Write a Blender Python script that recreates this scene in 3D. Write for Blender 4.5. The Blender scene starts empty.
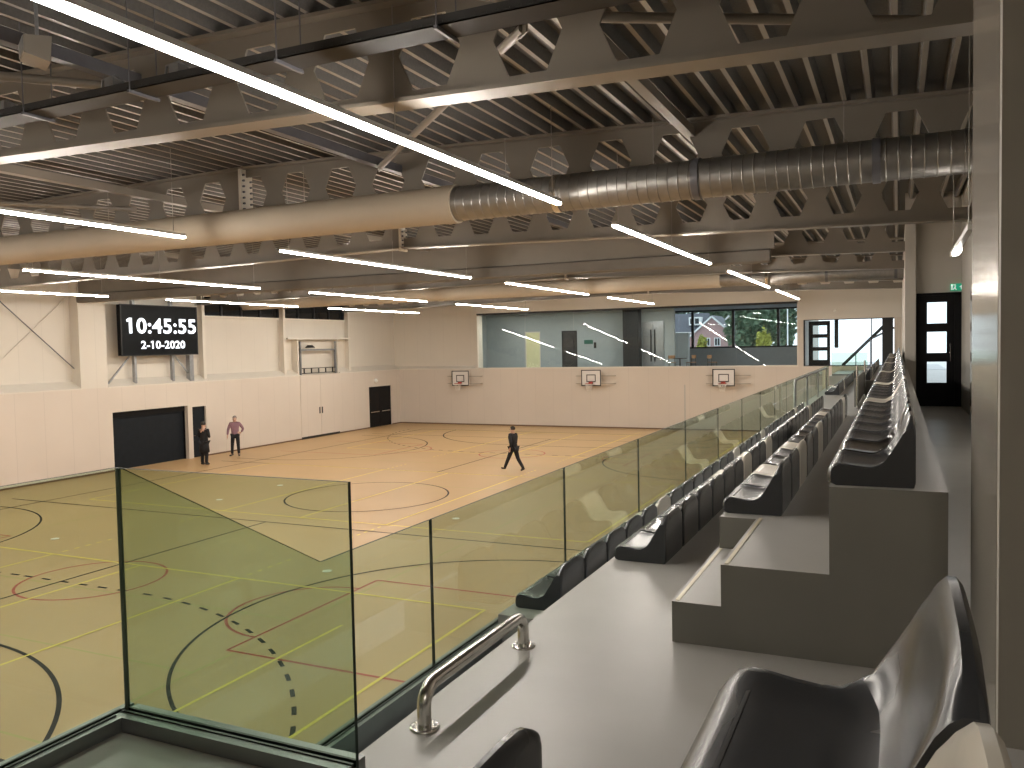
import bpy, bmesh, math, random
from mathutils import Vector, Matrix
R = random.Random(7)
sc = bpy.context.scene
COL = sc.collection
PI = math.pi

# ------------------------------------------------------------------ materials
def mat(name, col, rough=0.6, metal=0.0, var=0.0, scale=4.0, bump=0.0, spec=0.5, emis=None, estr=0.0, coat=0.0):
    m = bpy.data.materials.new(name); m.use_nodes = True
    nt = m.node_tree; b = nt.nodes['Principled BSDF']
    b.inputs['Base Color'].default_value = (*col, 1)
    b.inputs['Roughness'].default_value = rough
    b.inputs['Metallic'].default_value = metal
    b.inputs['Specular IOR Level'].default_value = spec
    b.inputs['Coat Weight'].default_value = coat
    if emis:
        b.inputs['Emission Color'].default_value = (*emis, 1); b.inputs['Emission Strength'].default_value = estr
    if var or bump:
        tc = nt.nodes.new('ShaderNodeTexCoord')
        nz = nt.nodes.new('ShaderNodeTexNoise'); nz.inputs['Scale'].default_value = scale; nz.inputs['Detail'].default_value = 5
        nt.links.new(tc.outputs['Object'], nz.inputs['Vector'])
        if var:
            r = nt.nodes.new('ShaderNodeValToRGB')
            r.color_ramp.elements[0].position = 0.3; r.color_ramp.elements[1].position = 0.7
            r.color_ramp.elements[0].color = (*[max(0, c * (1 - var)) for c in col], 1)
            r.color_ramp.elements[1].color = (*[min(1, c * (1 + var)) for c in col], 1)
            nt.links.new(nz.outputs['Fac'], r.inputs['Fac']); nt.links.new(r.outputs['Color'], b.inputs['Base Color'])
        if bump:
            bp = nt.nodes.new('ShaderNodeBump'); bp.inputs['Strength'].default_value = bump; bp.inputs['Distance'].default_value = 0.01
            nt.links.new(nz.outputs['Fac'], bp.inputs['Height']); nt.links.new(bp.outputs['Normal'], b.inputs['Normal'])
    return m

def panel_mat(name, col, axis, pitch, depth, rough=0.6, var=0.03, width=0.03):
    """wall cladding: fine joints every `pitch` metres along an object axis"""
    m = mat(name, col, rough, var=var, scale=0.6)
    nt = m.node_tree; b = nt.nodes['Principled BSDF']
    tc = nt.nodes.new('ShaderNodeTexCoord'); sp = nt.nodes.new('ShaderNodeSeparateXYZ')
    nt.links.new(tc.outputs['Object'], sp.inputs[0])
    d = nt.nodes.new('ShaderNodeMath'); d.operation = 'DIVIDE'; d.inputs[1].default_value = pitch
    f = nt.nodes.new('ShaderNodeMath'); f.operation = 'FRACT'
    lt = nt.nodes.new('ShaderNodeMath'); lt.operation = 'LESS_THAN'; lt.inputs[1].default_value = width
    nt.links.new(sp.outputs[axis], d.inputs[0]); nt.links.new(d.outputs[0], f.inputs[0]); nt.links.new(f.outputs[0], lt.inputs[0])
    mx = nt.nodes.new('ShaderNodeMix'); mx.data_type = 'RGBA'
    src = b.inputs['Base Color'].links[0].from_socket
    nt.links.new(lt.outputs[0], mx.inputs[0]); nt.links.new(src, mx.inputs[6])
    mx.inputs[7].default_value = (*[c * (1 - depth) for c in col], 1)
    nt.links.new(mx.outputs[2], b.inputs['Base Color'])
    return m

def glass(name, tint, ior=1.5, rough=0.0):
    m = bpy.data.materials.new(name); m.use_nodes = True
    nt = m.node_tree; nt.nodes.clear()
    o = nt.nodes.new('ShaderNodeOutputMaterial'); mx = nt.nodes.new('ShaderNodeMixShader')
    fr = nt.nodes.new('ShaderNodeFresnel'); fr.inputs['IOR'].default_value = ior
    tr = nt.nodes.new('ShaderNodeBsdfTransparent'); tr.inputs['Color'].default_value = (*tint, 1)
    gl = nt.nodes.new('ShaderNodeBsdfGlossy'); gl.inputs['Roughness'].default_value = rough
    # the Fresnel node flips its ratio on back faces; a geometric normal facing the ray keeps both sides alike
    g = nt.nodes.new('ShaderNodeNewGeometry')
    inv = nt.nodes.new('ShaderNodeMath'); inv.operation = 'SUBTRACT'; inv.inputs[0].default_value = 1.0
    nt.links.new(g.outputs['Backfacing'], inv.inputs[1])
    mul = nt.nodes.new('ShaderNodeMath'); mul.operation = 'MULTIPLY'
    nt.links.new(fr.outputs[0], mul.inputs[0]); nt.links.new(inv.outputs[0], mul.inputs[1])
    nt.links.new(mul.outputs[0], mx.inputs[0]); nt.links.new(tr.outputs[0], mx.inputs[1]); nt.links.new(gl.outputs[0], mx.inputs[2])
    nt.links.new(mx.outputs[0], o.inputs[0])
    return m

def emit(name, col, s):
    m = bpy.data.materials.new(name); m.use_nodes = True
    nt = m.node_tree; nt.nodes.clear()
    o = nt.nodes.new('ShaderNodeOutputMaterial'); e = nt.nodes.new('ShaderNodeEmission')
    e.inputs[0].default_value = (*col, 1); e.inputs[1].default_value = s
    nt.links.new(e.outputs[0], o.inputs[0]); return m

LED_S = 126.0
M = dict(
    sport=mat('sports_floor', (0.505, 0.325, 0.155), 0.42, var=0.05, scale=0.35, spec=0.35),
    yellow=mat('line_yellow', (0.80, 0.62, 0.10), 0.5, var=0.03), black=mat('line_black', (0.025, 0.02, 0.02), 0.6, var=0.1, spec=0.15),
    red=mat('line_red', (0.42, 0.05, 0.03), 0.5, var=0.05), green=mat('line_green', (0.42, 0.36, 0.12), 0.5, var=0.05),
    white_mark=mat('socket_white', (0.8, 0.78, 0.72), 0.4, var=0.03),
    wood_panel=panel_mat('acoustic_panel', (0.64, 0.565, 0.485), 1, 1.2, 0.10, 0.6, 0.02, 0.02),
    wood_panel_x=panel_mat('acoustic_panel_far', (0.64, 0.565, 0.485), 0, 1.2, 0.08, 0.6, 0.02, 0.02),
    clad_y=panel_mat('wall_cladding_y', (0.66, 0.61, 0.53), 1, 1.0, 0.06, 0.55, 0.02, 0.03),
    clad_x=panel_mat('wall_cladding_x', (0.66, 0.61, 0.53), 0, 1.0, 0.06, 0.55, 0.02, 0.03),
    white=mat('white_paint', (0.68, 0.63, 0.55), 0.5, var=0.02, scale=1.0),
    plaster=mat('plaster', (0.50, 0.47, 0.42), 0.75, var=0.03, scale=2.0),
    steel_beam=mat('beam_paint', (0.212, 0.187, 0.156), 0.38, var=0.04, scale=1.5),
    deck=mat('roof_deck', (0.31, 0.285, 0.25), 0.4, metal=0.25, var=0.06, scale=2.0), deck_shade=mat('deck_trough_shade', (0.125, 0.12, 0.112), 0.7, var=0.1, scale=30),  # second deck tone is darkened to paint shade into troughs and webs
    dark_tube=mat('dark_strut', (0.14, 0.14, 0.155), 0.4, metal=0.3, var=0.1),
    tray=mat('cable_tray', (0.03, 0.029, 0.028), 0.6, metal=0.0, var=0.1, spec=0.3),
    duct_paint=mat('duct_fabric', (0.45, 0.385, 0.30), 0.7, var=0.03, scale=2.0),
    spiral=mat('duct_spiral', (0.30, 0.29, 0.275), 0.42, metal=0.85, var=0.10, scale=6.0),
    conc=mat('screed_floor', (0.345, 0.335, 0.315), 0.36, var=0.07, scale=1.3, bump=0.02),
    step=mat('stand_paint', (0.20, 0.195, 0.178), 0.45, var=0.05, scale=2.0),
    nosing=mat('nosing_strip', (0.62, 0.56, 0.42), 0.4, metal=0.3, var=0.05),
    alu=mat('anodised_profile', (0.22, 0.23, 0.23), 0.35, metal=0.7, var=0.05),
    rubber=mat('black_gasket', (0.012, 0.012, 0.012), 0.5, var=0.1),
    chrome=mat('brushed_steel', (0.62, 0.60, 0.57), 0.22, metal=1.0, var=0.06, scale=20),
    seat=mat('seat_grey', (0.042, 0.045, 0.050), 0.27, var=0.05, scale=6, spec=0.45),
    seat_b=mat('seat_black', (0.008, 0.008, 0.009), 0.16, var=0.1, scale=6, spec=0.6),
    seat_w=mat('seat_white', (0.66, 0.62, 0.54), 0.25, var=0.03, scale=6),
    bolt=mat('bolt_steel', (0.5, 0.5, 0.5), 0.3, metal=1, var=0.05),
    black_door=mat('black_door', (0.008, 0.008, 0.009), 0.5, var=0.15, spec=0.15),
    roller=mat('anthracite_shutter', (0.012, 0.015, 0.019), 0.5, var=0.1, spec=0.15),
    led=emit('led_diffuser', (1.0, 0.93, 0.84), LED_S),
    led_house=mat('led_housing', (0.7, 0.7, 0.68), 0.4, metal=0.3, var=0.03),
    wire=mat('steel_wire', (0.35, 0.33, 0.30), 0.4, metal=0.7, var=0.05),
    screen=mat('screen_black', (0.005, 0.006, 0.007), 0.4, var=0.1, spec=0.1),
    digits=emit('screen_digits', (0.93, 0.96, 1.0), 2.2),
    board=mat('backboard_white', (0.72, 0.68, 0.64), 0.4, var=0.02), board_line=mat('backboard_border', (0.02, 0.015, 0.015), 0.5, var=0.1),
    rim=mat('rim_red', (0.38, 0.05, 0.035), 0.4, var=0.05), net=mat('net_cord', (0.8, 0.76, 0.7), 0.8, var=0.03),
    galv=mat('galvanised', (0.33, 0.34, 0.35), 0.4, metal=0.8, var=0.1, scale=8),
    dark_glass=mat('dark_pane', (0.006, 0.008, 0.010), 0.03, var=0.1),
    frame_black=mat('frame_black', (0.012, 0.012, 0.013), 0.4, var=0.1),
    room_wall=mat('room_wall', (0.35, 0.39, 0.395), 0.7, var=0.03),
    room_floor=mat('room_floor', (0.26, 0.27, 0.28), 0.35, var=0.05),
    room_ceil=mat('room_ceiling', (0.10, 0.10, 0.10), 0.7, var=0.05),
    room_yellow=mat('yellow_door', (0.72, 0.70, 0.42), 0.5, var=0.03), room_door=mat('dark_oak_door', (0.045, 0.042, 0.04), 0.5, var=0.15),
    sill_grey=mat('sill_panel', (0.33, 0.355, 0.375), 0.5, var=0.04),
    exit_green=mat('exit_green', (0.01, 0.30, 0.17), 0.4, var=0.03, emis=(0.02, 0.55, 0.32), estr=0.35),
    exit_white=mat('exit_white', (0.8, 0.9, 0.85), 0.4, var=0.02, emis=(0.8, 1, 0.9), estr=0.5),
    lacquer=mat('lacquered_steel', (0.50, 0.46, 0.40), 0.16, metal=0.55, var=0.03, scale=1.0),
    side_wall=mat('olive_grey_paint', (0.30, 0.28, 0.245), 0.6, var=0.04, scale=1.5),
    skin=mat('skin', (0.55, 0.33, 0.24), 0.6, var=0.05), dark_cloth=mat('dark_cloth', (0.010, 0.010, 0.012), 0.85, var=0.2),
    trouser=mat('dark_trousers', (0.012, 0.012, 0.016), 0.85, var=0.2), shirt=mat('mauve_shirt', (0.26, 0.14, 0.17), 0.8, var=0.15, scale=30),
    shoe=mat('black_shoe', (0.01, 0.009, 0.008), 0.4, var=0.1), hair=mat('dark_hair', (0.03, 0.022, 0.016), 0.7, var=0.2), hair_g=mat('grey_hair', (0.22, 0.18, 0.16), 0.7, var=0.2),
    brick=mat('brick', (0.40, 0.25, 0.24), 0.8, var=0.15, scale=20), roof_tile=mat('roof_tile', (0.10, 0.10, 0.12), 0.7, var=0.2, scale=10),
    house_white=mat('white_joinery', (0.75, 0.75, 0.75), 0.5, var=0.03), leaf=mat('leaf_green', (0.10, 0.15, 0.09), 0.8, var=0.4, scale=1.5), leaf_y=mat('leaf_yellow', (0.32, 0.32, 0.06), 0.8, var=0.3, scale=1.5),
    bark=mat('bark', (0.10, 0.07, 0.05), 0.9, var=0.2), pave=mat('pale_paving', (0.6, 0.6, 0.6), 0.8, var=0.06), grass=mat('lawn_green', (0.10, 0.16, 0.06), 0.9, var=0.2),
    wood=mat('chair_wood', (0.36, 0.20, 0.10), 0.5, var=0.15), tan=mat('sand_top', (0.40, 0.35, 0.28), 0.6, var=0.05),
    rail_glass=glass('balustrade_glass', (0.79, 0.868, 0.805), 1.52), clear=glass('window_glass', (0.93, 0.965, 0.965), 1.5),
    glass_edge=mat('glass_edge', (0.022, 0.034, 0.027), 0.6, var=0.1, spec=0.2), glass_edge_pale=mat('glass_edge_pale', (0.13, 0.15, 0.12), 0.5, var=0.05, spec=0.2),
)

# ------------------------------------------------------------------ mesh builder
class MB:
    def __init__(s): s.v = []; s.f = []; s.mi = []; s.sm = []
    def add(s, vs, fs, mi=0, smooth=False):
        o = len(s.v); s.v += [tuple(v) for v in vs]
        for f in fs: s.f.append(tuple(i + o for i in f)); s.mi.append(mi); s.sm.append(smooth)
        return s
    def box(s, a, b, mi=0):
        (x0, y0, z0), (x1, y1, z1) = a, b
        x0, x1 = min(x0, x1), max(x0, x1); y0, y1 = min(y0, y1), max(y0, y1); z0, z1 = min(z0, z1), max(z0, z1)
        v = [(x0,y0,z0),(x1,y0,z0),(x1,y1,z0),(x0,y1,z0),(x0,y0,z1),(x1,y0,z1),(x1,y1,z1),(x0,y1,z1)]
        return s.add(v, [(0,3,2,1),(4,5,6,7),(0,1,5,4),(1,2,6,5),(2,3,7,6),(3,0,4,7)], mi)
    def bar(s, p, q, w, h=None, up=(0,0,1), mi=0):
        h = h or w; p = Vector(p); q = Vector(q); d = (q - p).normalized(); up = Vector(up)
        if abs(d.dot(up)) > 0.98: up = Vector((1,0,0))
        a = d.cross(up).normalized() * (w/2); b = a.cross(d).normalized() * (h/2)
        v = [p-a-b, p+a-b, p+a+b, p-a+b, q-a-b, q+a-b, q+a+b, q-a+b]
        return s.add(v, [(0,1,2,3),(7,6,5,4),(0,4,5,1),(1,5,6,2),(2,6,7,3),(3,7,4,0)], mi)
    def tube(s, pts, r, n=10, mi=0, cap=True):
        pts = [Vector(p) for p in pts]; rings = []; prev = None
        for i, p in enumerate(pts):
            d = ((pts[i+1] - p) if i < len(pts)-1 else (p - pts[i-1])).normalized()
            if 0 < i < len(pts)-1: d = ((pts[i+1]-p).normalized() + (p-pts[i-1]).normalized()).normalized()
            if prev is None:
                u = Vector((0,0,1)) if abs(d.z) < 0.9 else Vector((1,0,0)); a = d.cross(u).normalized()
            else: a = (prev - d * prev.dot(d)).normalized()
            prev = a; b = d.cross(a); rr = r[i] if isinstance(r, (list, tuple)) else r
            rings.append([p + a*math.cos(2*PI*k/n)*rr + b*math.sin(2*PI*k/n)*rr for k in range(n)])
        v = [x for rg in rings for x in rg]; f = []
        for i in range(len(pts)-1):
            for k in range(n): f.append((i*n+k, i*n+(k+1)%n, (i+1)*n+(k+1)%n, (i+1)*n+k))
        s.add(v, f, mi, True)
        if cap: s.add(rings[0], [tuple(range(n))[::-1]], mi); s.add(rings[-1], [tuple(range(n))], mi)
        return s
    def prism(s, poly, axis, a, b, mi=0):
        """poly of 2D points extruded along axis 0/1/2 from a to b"""
        def P(u, v, t): return [(t,u,v),(u,t,v),(u,v,t)][axis]
        n = len(poly); v = [P(*p, a) for p in poly] + [P(*p, b) for p in poly]
        f = [tuple(range(n)), tuple(range(n, 2*n))[::-1]] + [(i+n, (i+1)%n+n, (i+1)%n, i) for i in range(n)]
        return s.add(v, f, mi)
    def build(s, name, m, parent=None, fix=True):
        me = bpy.data.meshes.new(name); me.from_pydata(s.v, [], s.f)
        for x in (m if isinstance(m, (list, tuple)) else [m]): me.materials.append(x)
        me.polygons.foreach_set('material_index', s.mi); me.polygons.foreach_set('use_smooth', s.sm)
        if fix:
            bm = bmesh.new(); bm.from_mesh(me); bmesh.ops.recalc_face_normals(bm, faces=bm.faces); bm.to_mesh(me); bm.free()
        me.update()
        o = bpy.data.objects.new(name, me); COL.objects.link(o)
        if parent: o.parent = parent; o.matrix_parent_inverse = Matrix.Translation(-parent.location) if False else Matrix()
        return o

def tag(o, label=None, cat=None, group=None, kind=None):
    if label: o['label'] = label
    if cat: o['category'] = cat
    if group: o['group'] = group
    if kind: o['kind'] = kind
    return o
def empty(name, label, cat, loc=(0,0,0), rz=0.0, group=None, scale=None):
    o = bpy.data.objects.new(name, None); COL.objects.link(o); o.location = loc; o.rotation_euler = (0,0,rz); o.empty_display_size = 0.1
    if scale: o.scale = scale
    return tag(o, label, cat, group)
def struct(name, mb, m, parent=None):
    o = mb.build(name, m, parent)
    if not parent: o['kind'] = 'structure'
    return o
def bx(*pairs):
    m = MB()
    for a, b in pairs: m.box(a, b)
    return m
def dup(root, loc, label, group=None, remat=None, rz=None, scale=None):
    r = root.copy(); COL.objects.link(r); r.location = loc; r['label'] = label
    if group: r['group'] = group
    if rz is not None: r.rotation_euler = (0,0,rz)
    if scale: r.scale = scale
    for ch in list(root.children):
        c = ch.copy(); COL.objects.link(c); c.parent = r
        for g in ch.children:
            d = g.copy(); COL.objects.link(d); d.parent = c
    return r
ONES = 'zeroth first second third fourth fifth sixth seventh eighth ninth tenth eleventh twelfth thirteenth fourteenth fifteenth sixteenth seventeenth eighteenth nineteenth'.split()
TENS = {2: ('twenty', 'twentieth'), 3: ('thirty', 'thirtieth'), 4: ('forty', 'fortieth'), 5: ('fifty', 'fiftieth'), 6: ('sixty', 'sixtieth'), 7: ('seventy', 'seventieth')}
def ordinal(n):
    if n < 20: return ONES[n]
    t, u = divmod(n, 10)
    return TENS[t][1] if u == 0 else TENS[t][0] + '-' + ONES[u]

# ------------------------------------------------------------------ camera
yaw, pitch, roll, FPX = 0.435998228, -0.0455158003, -0.0202256058, 828.143770
cy, sy, cp, sp = math.cos(yaw), math.sin(yaw), math.cos(pitch), math.sin(pitch)
fw = Vector((-sy*cp, cy*cp, sp)); rt = Vector((cy, sy, 0)); up = rt.cross(fw)
cr, sr = math.cos(roll), math.sin(roll)
rr = cr*rt + sr*up; uu = -sr*rt + cr*up
cam = bpy.data.objects.new('camera', bpy.data.cameras.new('camera')); COL.objects.link(cam)
cam.matrix_world = Matrix(((rr.x, uu.x, -fw.x, 0), (rr.y, uu.y, -fw.y, 0), (rr.z, uu.z, -fw.z, 5.0), (0,0,0,1)))
cam.data.sensor_width = 36.0; cam.data.lens = 36.0 * FPX / 1024.0; cam.data.clip_start = 0.05; cam.data.clip_end = 500
sc.camera = cam

# ------------------------------------------------------------------ world + view
w = bpy.data.worlds.new('sky'); sc.world = w; w.use_nodes = True
bg = w.node_tree.nodes['Background']; bg.inputs[0].default_value = (0.86, 0.93, 1.0, 1); bg.inputs[1].default_value = 1.9
vs = sc.view_settings; vs.view_transform = 'Standard'; vs.look = 'None'; vs.exposure = 0.0; vs.gamma = 1.0; vs.use_curve_mapping = False
sc.cycles.max_bounces = 10; sc.cycles.diffuse_bounces = 5; sc.cycles.glossy_bounces = 4; sc.cycles.transparent_max_bounces = 24
sc.cycles.sample_clamp_indirect = 6.0

# ------------------------------------------------------------------ constants of the hall
XL, YF, XR = -30.3, 47.2, -2.85      # faces of the long wall, far wall, wall under the stands
ZP = 3.37                            # gallery floor
RIDGE = -11.6
def roof_z(x): return 8.60 - (0.026*(x-RIDGE) if x > RIDGE else 0.013*(RIDGE-x))
def flange_z(x): return 7.57 - (0.0245*(x-RIDGE) if x > RIDGE else 0.015*(RIDGE-x))

# floor
struct('floor', bx(((-31,-3,-0.2),(XR,48,0))), M['sport'])
# ---- court markings
def line(mb, p, q, w=0.06):
    p = Vector((*p, 0)); q = Vector((*q, 0)); d = (q-p).normalized(); n = Vector((-d.y, d.x, 0))*w/2
    z = Vector((0,0,mb.z)); mb.add([p-n+z, q-n+z, q+n+z, p+n+z], [(0,1,2,3)])
def arc(mb, c, r, a0, a1, w=0.06, dash=None, n=None):
    n = n or max(8, int(abs(a1-a0)*r/0.25)); z = mb.z
    def seg(t0, t1, k):
        vs_ = []
        for i in range(k+1):
            t = t0 + (t1-t0)*i/k
            vs_ += [(c[0]+(r-w/2)*math.cos(t), c[1]+(r-w/2)*math.sin(t), z), (c[0]+(r+w/2)*math.cos(t), c[1]+(r+w/2)*math.sin(t), z)]
        mb.add(vs_, [(2*i, 2*i+1, 2*i+3, 2*i+2) for i in range(k)])
    if dash is None: seg(a0, a1, n)
    else:
        L = abs(a1-a0)*r; k = int(L/(2*dash)); s_ = (a1-a0)/k
        for i in range(k): seg(a0+i*s_, a0+(i+0.45)*s_, 3)
def dashes(mb, p, q, n=5, l=0.15, w=0.06):
    p = Vector(p); q = Vector(q)
    for i in range(n):
        a = p.lerp(q, (i+0.3)/n); d = (q-p).normalized()*l; line(mb, a, a+d, w)
mk = {k: MB() for k in ('yellow', 'black', 'red', 'green')}
for i, k in enumerate(('green', 'red', 'black', 'yellow')): mk[k].z = 0.002 + 0.0015*i
Yl, Bk, Rd, Gr = mk['yellow'], mk['black'], mk['red'], mk['green']
for y0, y1 in ((4.75, 13.82), (19.6, 28.66), (34.4, 43.45)):
    xa, xb = -25.35, -7.11
    for y in (y0, y1): line(Yl, (xa, y), (xb, y))
    for x in (xa, xb, -16.22): line(Yl, (x, y0), (x, y1))
    for x in (-13.18, -19.28):
        line(Yl, (x, y0), (x, y1))
        dashes(Yl, (x, y1+0.15), (x, y1+1.8)); dashes(Yl, (x, y0-0.15), (x, y0-1.8))
line(Yl, (-9.14, 5.0), (-9.14, 12.1)); line(Yl, (-6.5, 13.9), (-6.0, 13.9)); line(Yl, (-6.4, 10.7), (-5.6, 10.7))
# handball court: goals at both ends
for yg, s in ((3.03, 1), (43.9, -1)):
    for xc, a0, a1 in ((-14.6, 0, PI/2), (-18.2, PI/2, PI)):
        arc(Bk, (xc, yg), 6.03, s*a0, s*a1, 0.07)
        arc(Bk, (xc, yg), 9.15, s*a0, s*a1, 0.07, dash=0.31)
    line(Bk, (-18.2, yg+s*6.03), (-14.6, yg+s*6.03), 0.07)
    dashes(Bk, (-18.2, yg+s*9.15), (-14.6, yg+s*9.15), 6, 0.28, 0.07)
    line(Bk, (-26.6, yg), (-6.3, yg)); dashes(Yl, (-16.9, yg+s*7), (-15.9, yg+s*7), 1, 0.8)
for x in (-26.6, -6.3): line(Bk, (x, 3.0), (x, 43.9))
# cross courts
for yc, h in ((12.57, 6.18), (34.74, 6.05)):
    for y in (yc-h, yc+h): line(Bk, (-28.2, y), (-4.4, y))
    line(Bk, (-16.78, yc-h), (-16.78, yc+h))
    arc(Bk, (-6.5, yc), 5.05, PI*0.5, PI*1.5); arc(Bk, (-26.7, yc), 5.05, -PI*0.5, PI*0.5)
    for y in (yc-5.05, yc+5.05): line(Bk, (-6.5, y), (-4.4, y)); line(Bk, (-28.2, y), (-26.7, y))
    arc(Rd, (-16.26, yc), 1.53, 0, 2*PI)
    for xk, xe, a in ((-10.2, -4.6, 0.5), (-22.4, -28.0, -0.5)):
        line(Rd, (xk, yc-2.22), (xk, yc+2.22))
        for y in (yc-2.22, yc+2.22): line(Rd, (xk, y), (xe, y))
        arc(Rd, (xk, yc), 1.56, PI*a, PI*(a+1))
arc(Bk, (-16.4, 23.35), 2.75, 0, 2*PI)
for x in (-10.0, -22.6):
    for y in (7.6, 15.6, 22.4, 37.8): line(Gr, (x, y-2.9), (x, y+2.9), 0.045)
for y in (6.9, 9.4, 12.0, 25.8, 31.0): line(Gr, (-22.6, y), (-10.0, y), 0.045)
for k in mk:
    mb = mk[k]; b2 = MB(); b2.v, b2.f, b2.mi, b2.sm = mb.v, mb.f, mb.mi, mb.sm
    o = b2.build('floor_marking', M[k], fix=False); o['kind'] = 'structure'
k = 0
for (x, y), t in (((-20.84, 15.0), 'beyond the near yellow sideline, far from the stands'), ((-20.84, 21.05), 'inside the middle court, far from the stands'), ((-20.84, 24.1), 'deepest of the three in the far half of the court'), ((-11.7, 15.0), 'beyond the near yellow sideline, closer to the stands'), ((-11.7, 21.05), 'inside the middle court, closer to the stands')):
    mb = MB(); mb.tube([(x, y, 0.003), (x, y, 0.010)], 0.11, 16)
    tag(mb.build('floor_socket', M['white_mark']), 'small white floor socket cover ' + t, 'socket cover', 'floor socket covers')

# ------------------------------------------------------------------ long wall (side of the hall facing the stands)
mb = MB()
def seg_wall(mb, x0, x1, ys, z0, z1, holes):
    """wall slab between planes x0,x1 running along y with rectangular holes (ya,yb,za,zb) starting at z0 or above"""
    y = ys[0]
    for ya, yb, za, zb in sorted(holes):
        mb.box((x0, y, z0), (x1, ya, z1))
        if za > z0: mb.box((x0, ya, z0), (x1, yb, za))
        if zb < z1: mb.box((x0, ya, zb), (x1, yb, z1))
        y = yb
    mb.box((x0, y, z0), (x1, ys[1], z1))
seg_wall(mb, -30.9, XL, (-3, 47.9), 0, 3.6, [(24.7, 28.82, 0, 2.52), (29.1, 29.95, 0, 2.43), (43.6, 46.15, 0, 2.6)])
struct('wall_left', mb, M['wood_panel'])
struct('wall_left_upper', bx(((-31.1,-3,3.6),(-30.82,48.0,8.9))), M['clad_y'])
struct('wall_left_backing', bx(((-31.4,-3,0),(-30.92,48.0,3.6))), M['black_door'])
struct('baseboard_left', bx(((XL,-3,0),(XL+0.012,24.7,0.07)), ((XL,29.95,0),(XL+0.012,36.95,0.07)), ((XL,40.5,0),(XL+0.012,43.6,0.07)), ((XL,46.15,0),(XL+0.012,47.2,0.07))), mat('base_brown', (0.16,0.09,0.05), 0.6, var=0.05))
struct('pillar', bx(((-30.85,23.26,3.6),(XL,24.54,8.6))), M['clad_y'])
for y in (30.13, 35.95, 41.86):      # slim steel columns standing on the ledge
    mb = MB(); mb.box((-30.82,y-0.09,3.6),(-30.79,y+0.09,8.55)); mb.box((-30.46,y-0.09,3.6),(-30.43,y+0.09,8.55)); mb.box((-30.8,y-0.012,3.6),(-30.45,y+0.012,8.55))
    struct('column', mb, M['white'])
mb = MB(); pr = [(-30.82,3.58),(XL+0.015,3.58),(XL+0.015,3.63),(-30.82,3.92)]
for a, b in ((-3,23.26),(24.54,36.95),(40.67,47.4)): mb.prism(pr, 1, a, b)
struct('trim_1', mb, M['white'])
# clerestory windows (dark panes in pale frames)
for i, (ya, yb) in enumerate(((30.25, 35.83), (36.08, 41.74))):
    fr = MB(); fr.box((-30.84,ya,6.70),(-30.66,yb,6.80)); fr.box((-30.84,ya,7.74),(-30.66,yb,7.80))
    for t in (0, .25, .5, .75, 1): y = ya + (yb-ya)*t; fr.box((-30.84,y-0.03,6.8),(-30.70,y+0.03,7.74), 1)
    wf = fr.build('window_%d' % (i+1), [M['white'], M['frame_black']]); wf['kind'] = 'structure'
    for t in range(4):
        y0 = ya+(yb-ya)*t/4+0.03; y1 = ya+(yb-ya)*(t+1)/4-0.03
        bx(((-30.80,y0,6.8),(-30.78,y1,7.74))).build('pane', M['dark_glass'], wf)
# roller shutter, door, double door, store doors
r = empty('roller_shutter', 'wide anthracite roller shutter in the pale wall beneath the scoreboard', 'shutter', (-30.6, 26.76, 0))
mb = MB()
n = 22
for i in range(n): mb.prism([(-0.02,i*2.28/n),(0.014,i*2.28/n),(0.016,i*2.28/n+0.008),(0.016,(i+1)*2.28/n-0.008),(0.014,(i+1)*2.28/n),(-0.02,(i+1)*2.28/n)], 1, -2.03, 2.03)
mb.build('curtain', M['roller'], r)
bx(((-0.05,-2.05,2.28),(0.12,2.05,2.51))).build('housing', M['black_door'], r)
for s in (-1, 1): bx(((-0.05,s*2.055,0),(0.10,s*2.02,2.3))).build('guide_rail', M['black_door'], r)
r = empty('wall_door', 'narrow dark grey door standing between the roller shutter and the man in mauve', 'door', (-30.45, 29.525, 0))
bx(((-0.03,-0.40,0.005),(0.03,0.40,2.40))).build('leaf', M['roller'], r); bx(((-0.06,-0.424,0),(0.05,-0.40,2.43)), ((-0.06,0.40,0),(0.05,0.424,2.43)), ((-0.06,-0.42,2.40),(0.05,0.42,2.43))).build('frame', M['black_door'], r)
MB().tube([(0.03,-0.32,1.05),(0.08,-0.32,1.05),(0.08,-0.20,1.05)], 0.012, 8).build('handle', M['chrome'], r)
r = empty('double_door', 'black double door with push bars near the far corner of the hall', 'door', (-30.42, 44.875, 0))
for s in (-1, 1):
    lf = bx(((-0.03,min(s*0.01,s*1.24),0.01),(0.03,max(s*0.01,s*1.24),2.57))).build('leaf', M['black_door'], r)
    mb = MB(); mb.bar((0.09,s*0.15,0.98),(0.09,s*1.1,0.98),0.05,0.05)
    for t in (0.2, 1.05): mb.bar((0.03,s*t,0.98),(0.09,s*t,0.98),0.04)
    mb.build('push_bar', M['chrome'], lf)
bx(((-0.06,-1.274,0),(0.05,-1.245,2.6)), ((-0.06,1.245,0),(0.05,1.274,2.6)), ((-0.06,-1.25,2.575),(0.05,1.25,2.6))).build('frame', M['frame_black'], r)
r = empty('store_door', 'pale flush pair of store doors with two dark pulls and a black gap at the floor', 'door', (XL, 38.72, 0))
for s in (-1, 1):
    lf = bx(((0.0,min(s*0.008,s*1.76),0.13),(0.028,max(s*0.008,s*1.76),3.57))).build('leaf', M['wood_panel'], r)
    bx(((0.028,min(s*0.06,s*0.17),1.35),(0.034,max(s*0.06,s*0.17),1.72))).build('pull', M['frame_black'], lf)
bx(((0.0,-1.75,0.0),(0.02,1.75,0.13))).build('floor_gap', M['rubber'], r)
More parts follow.
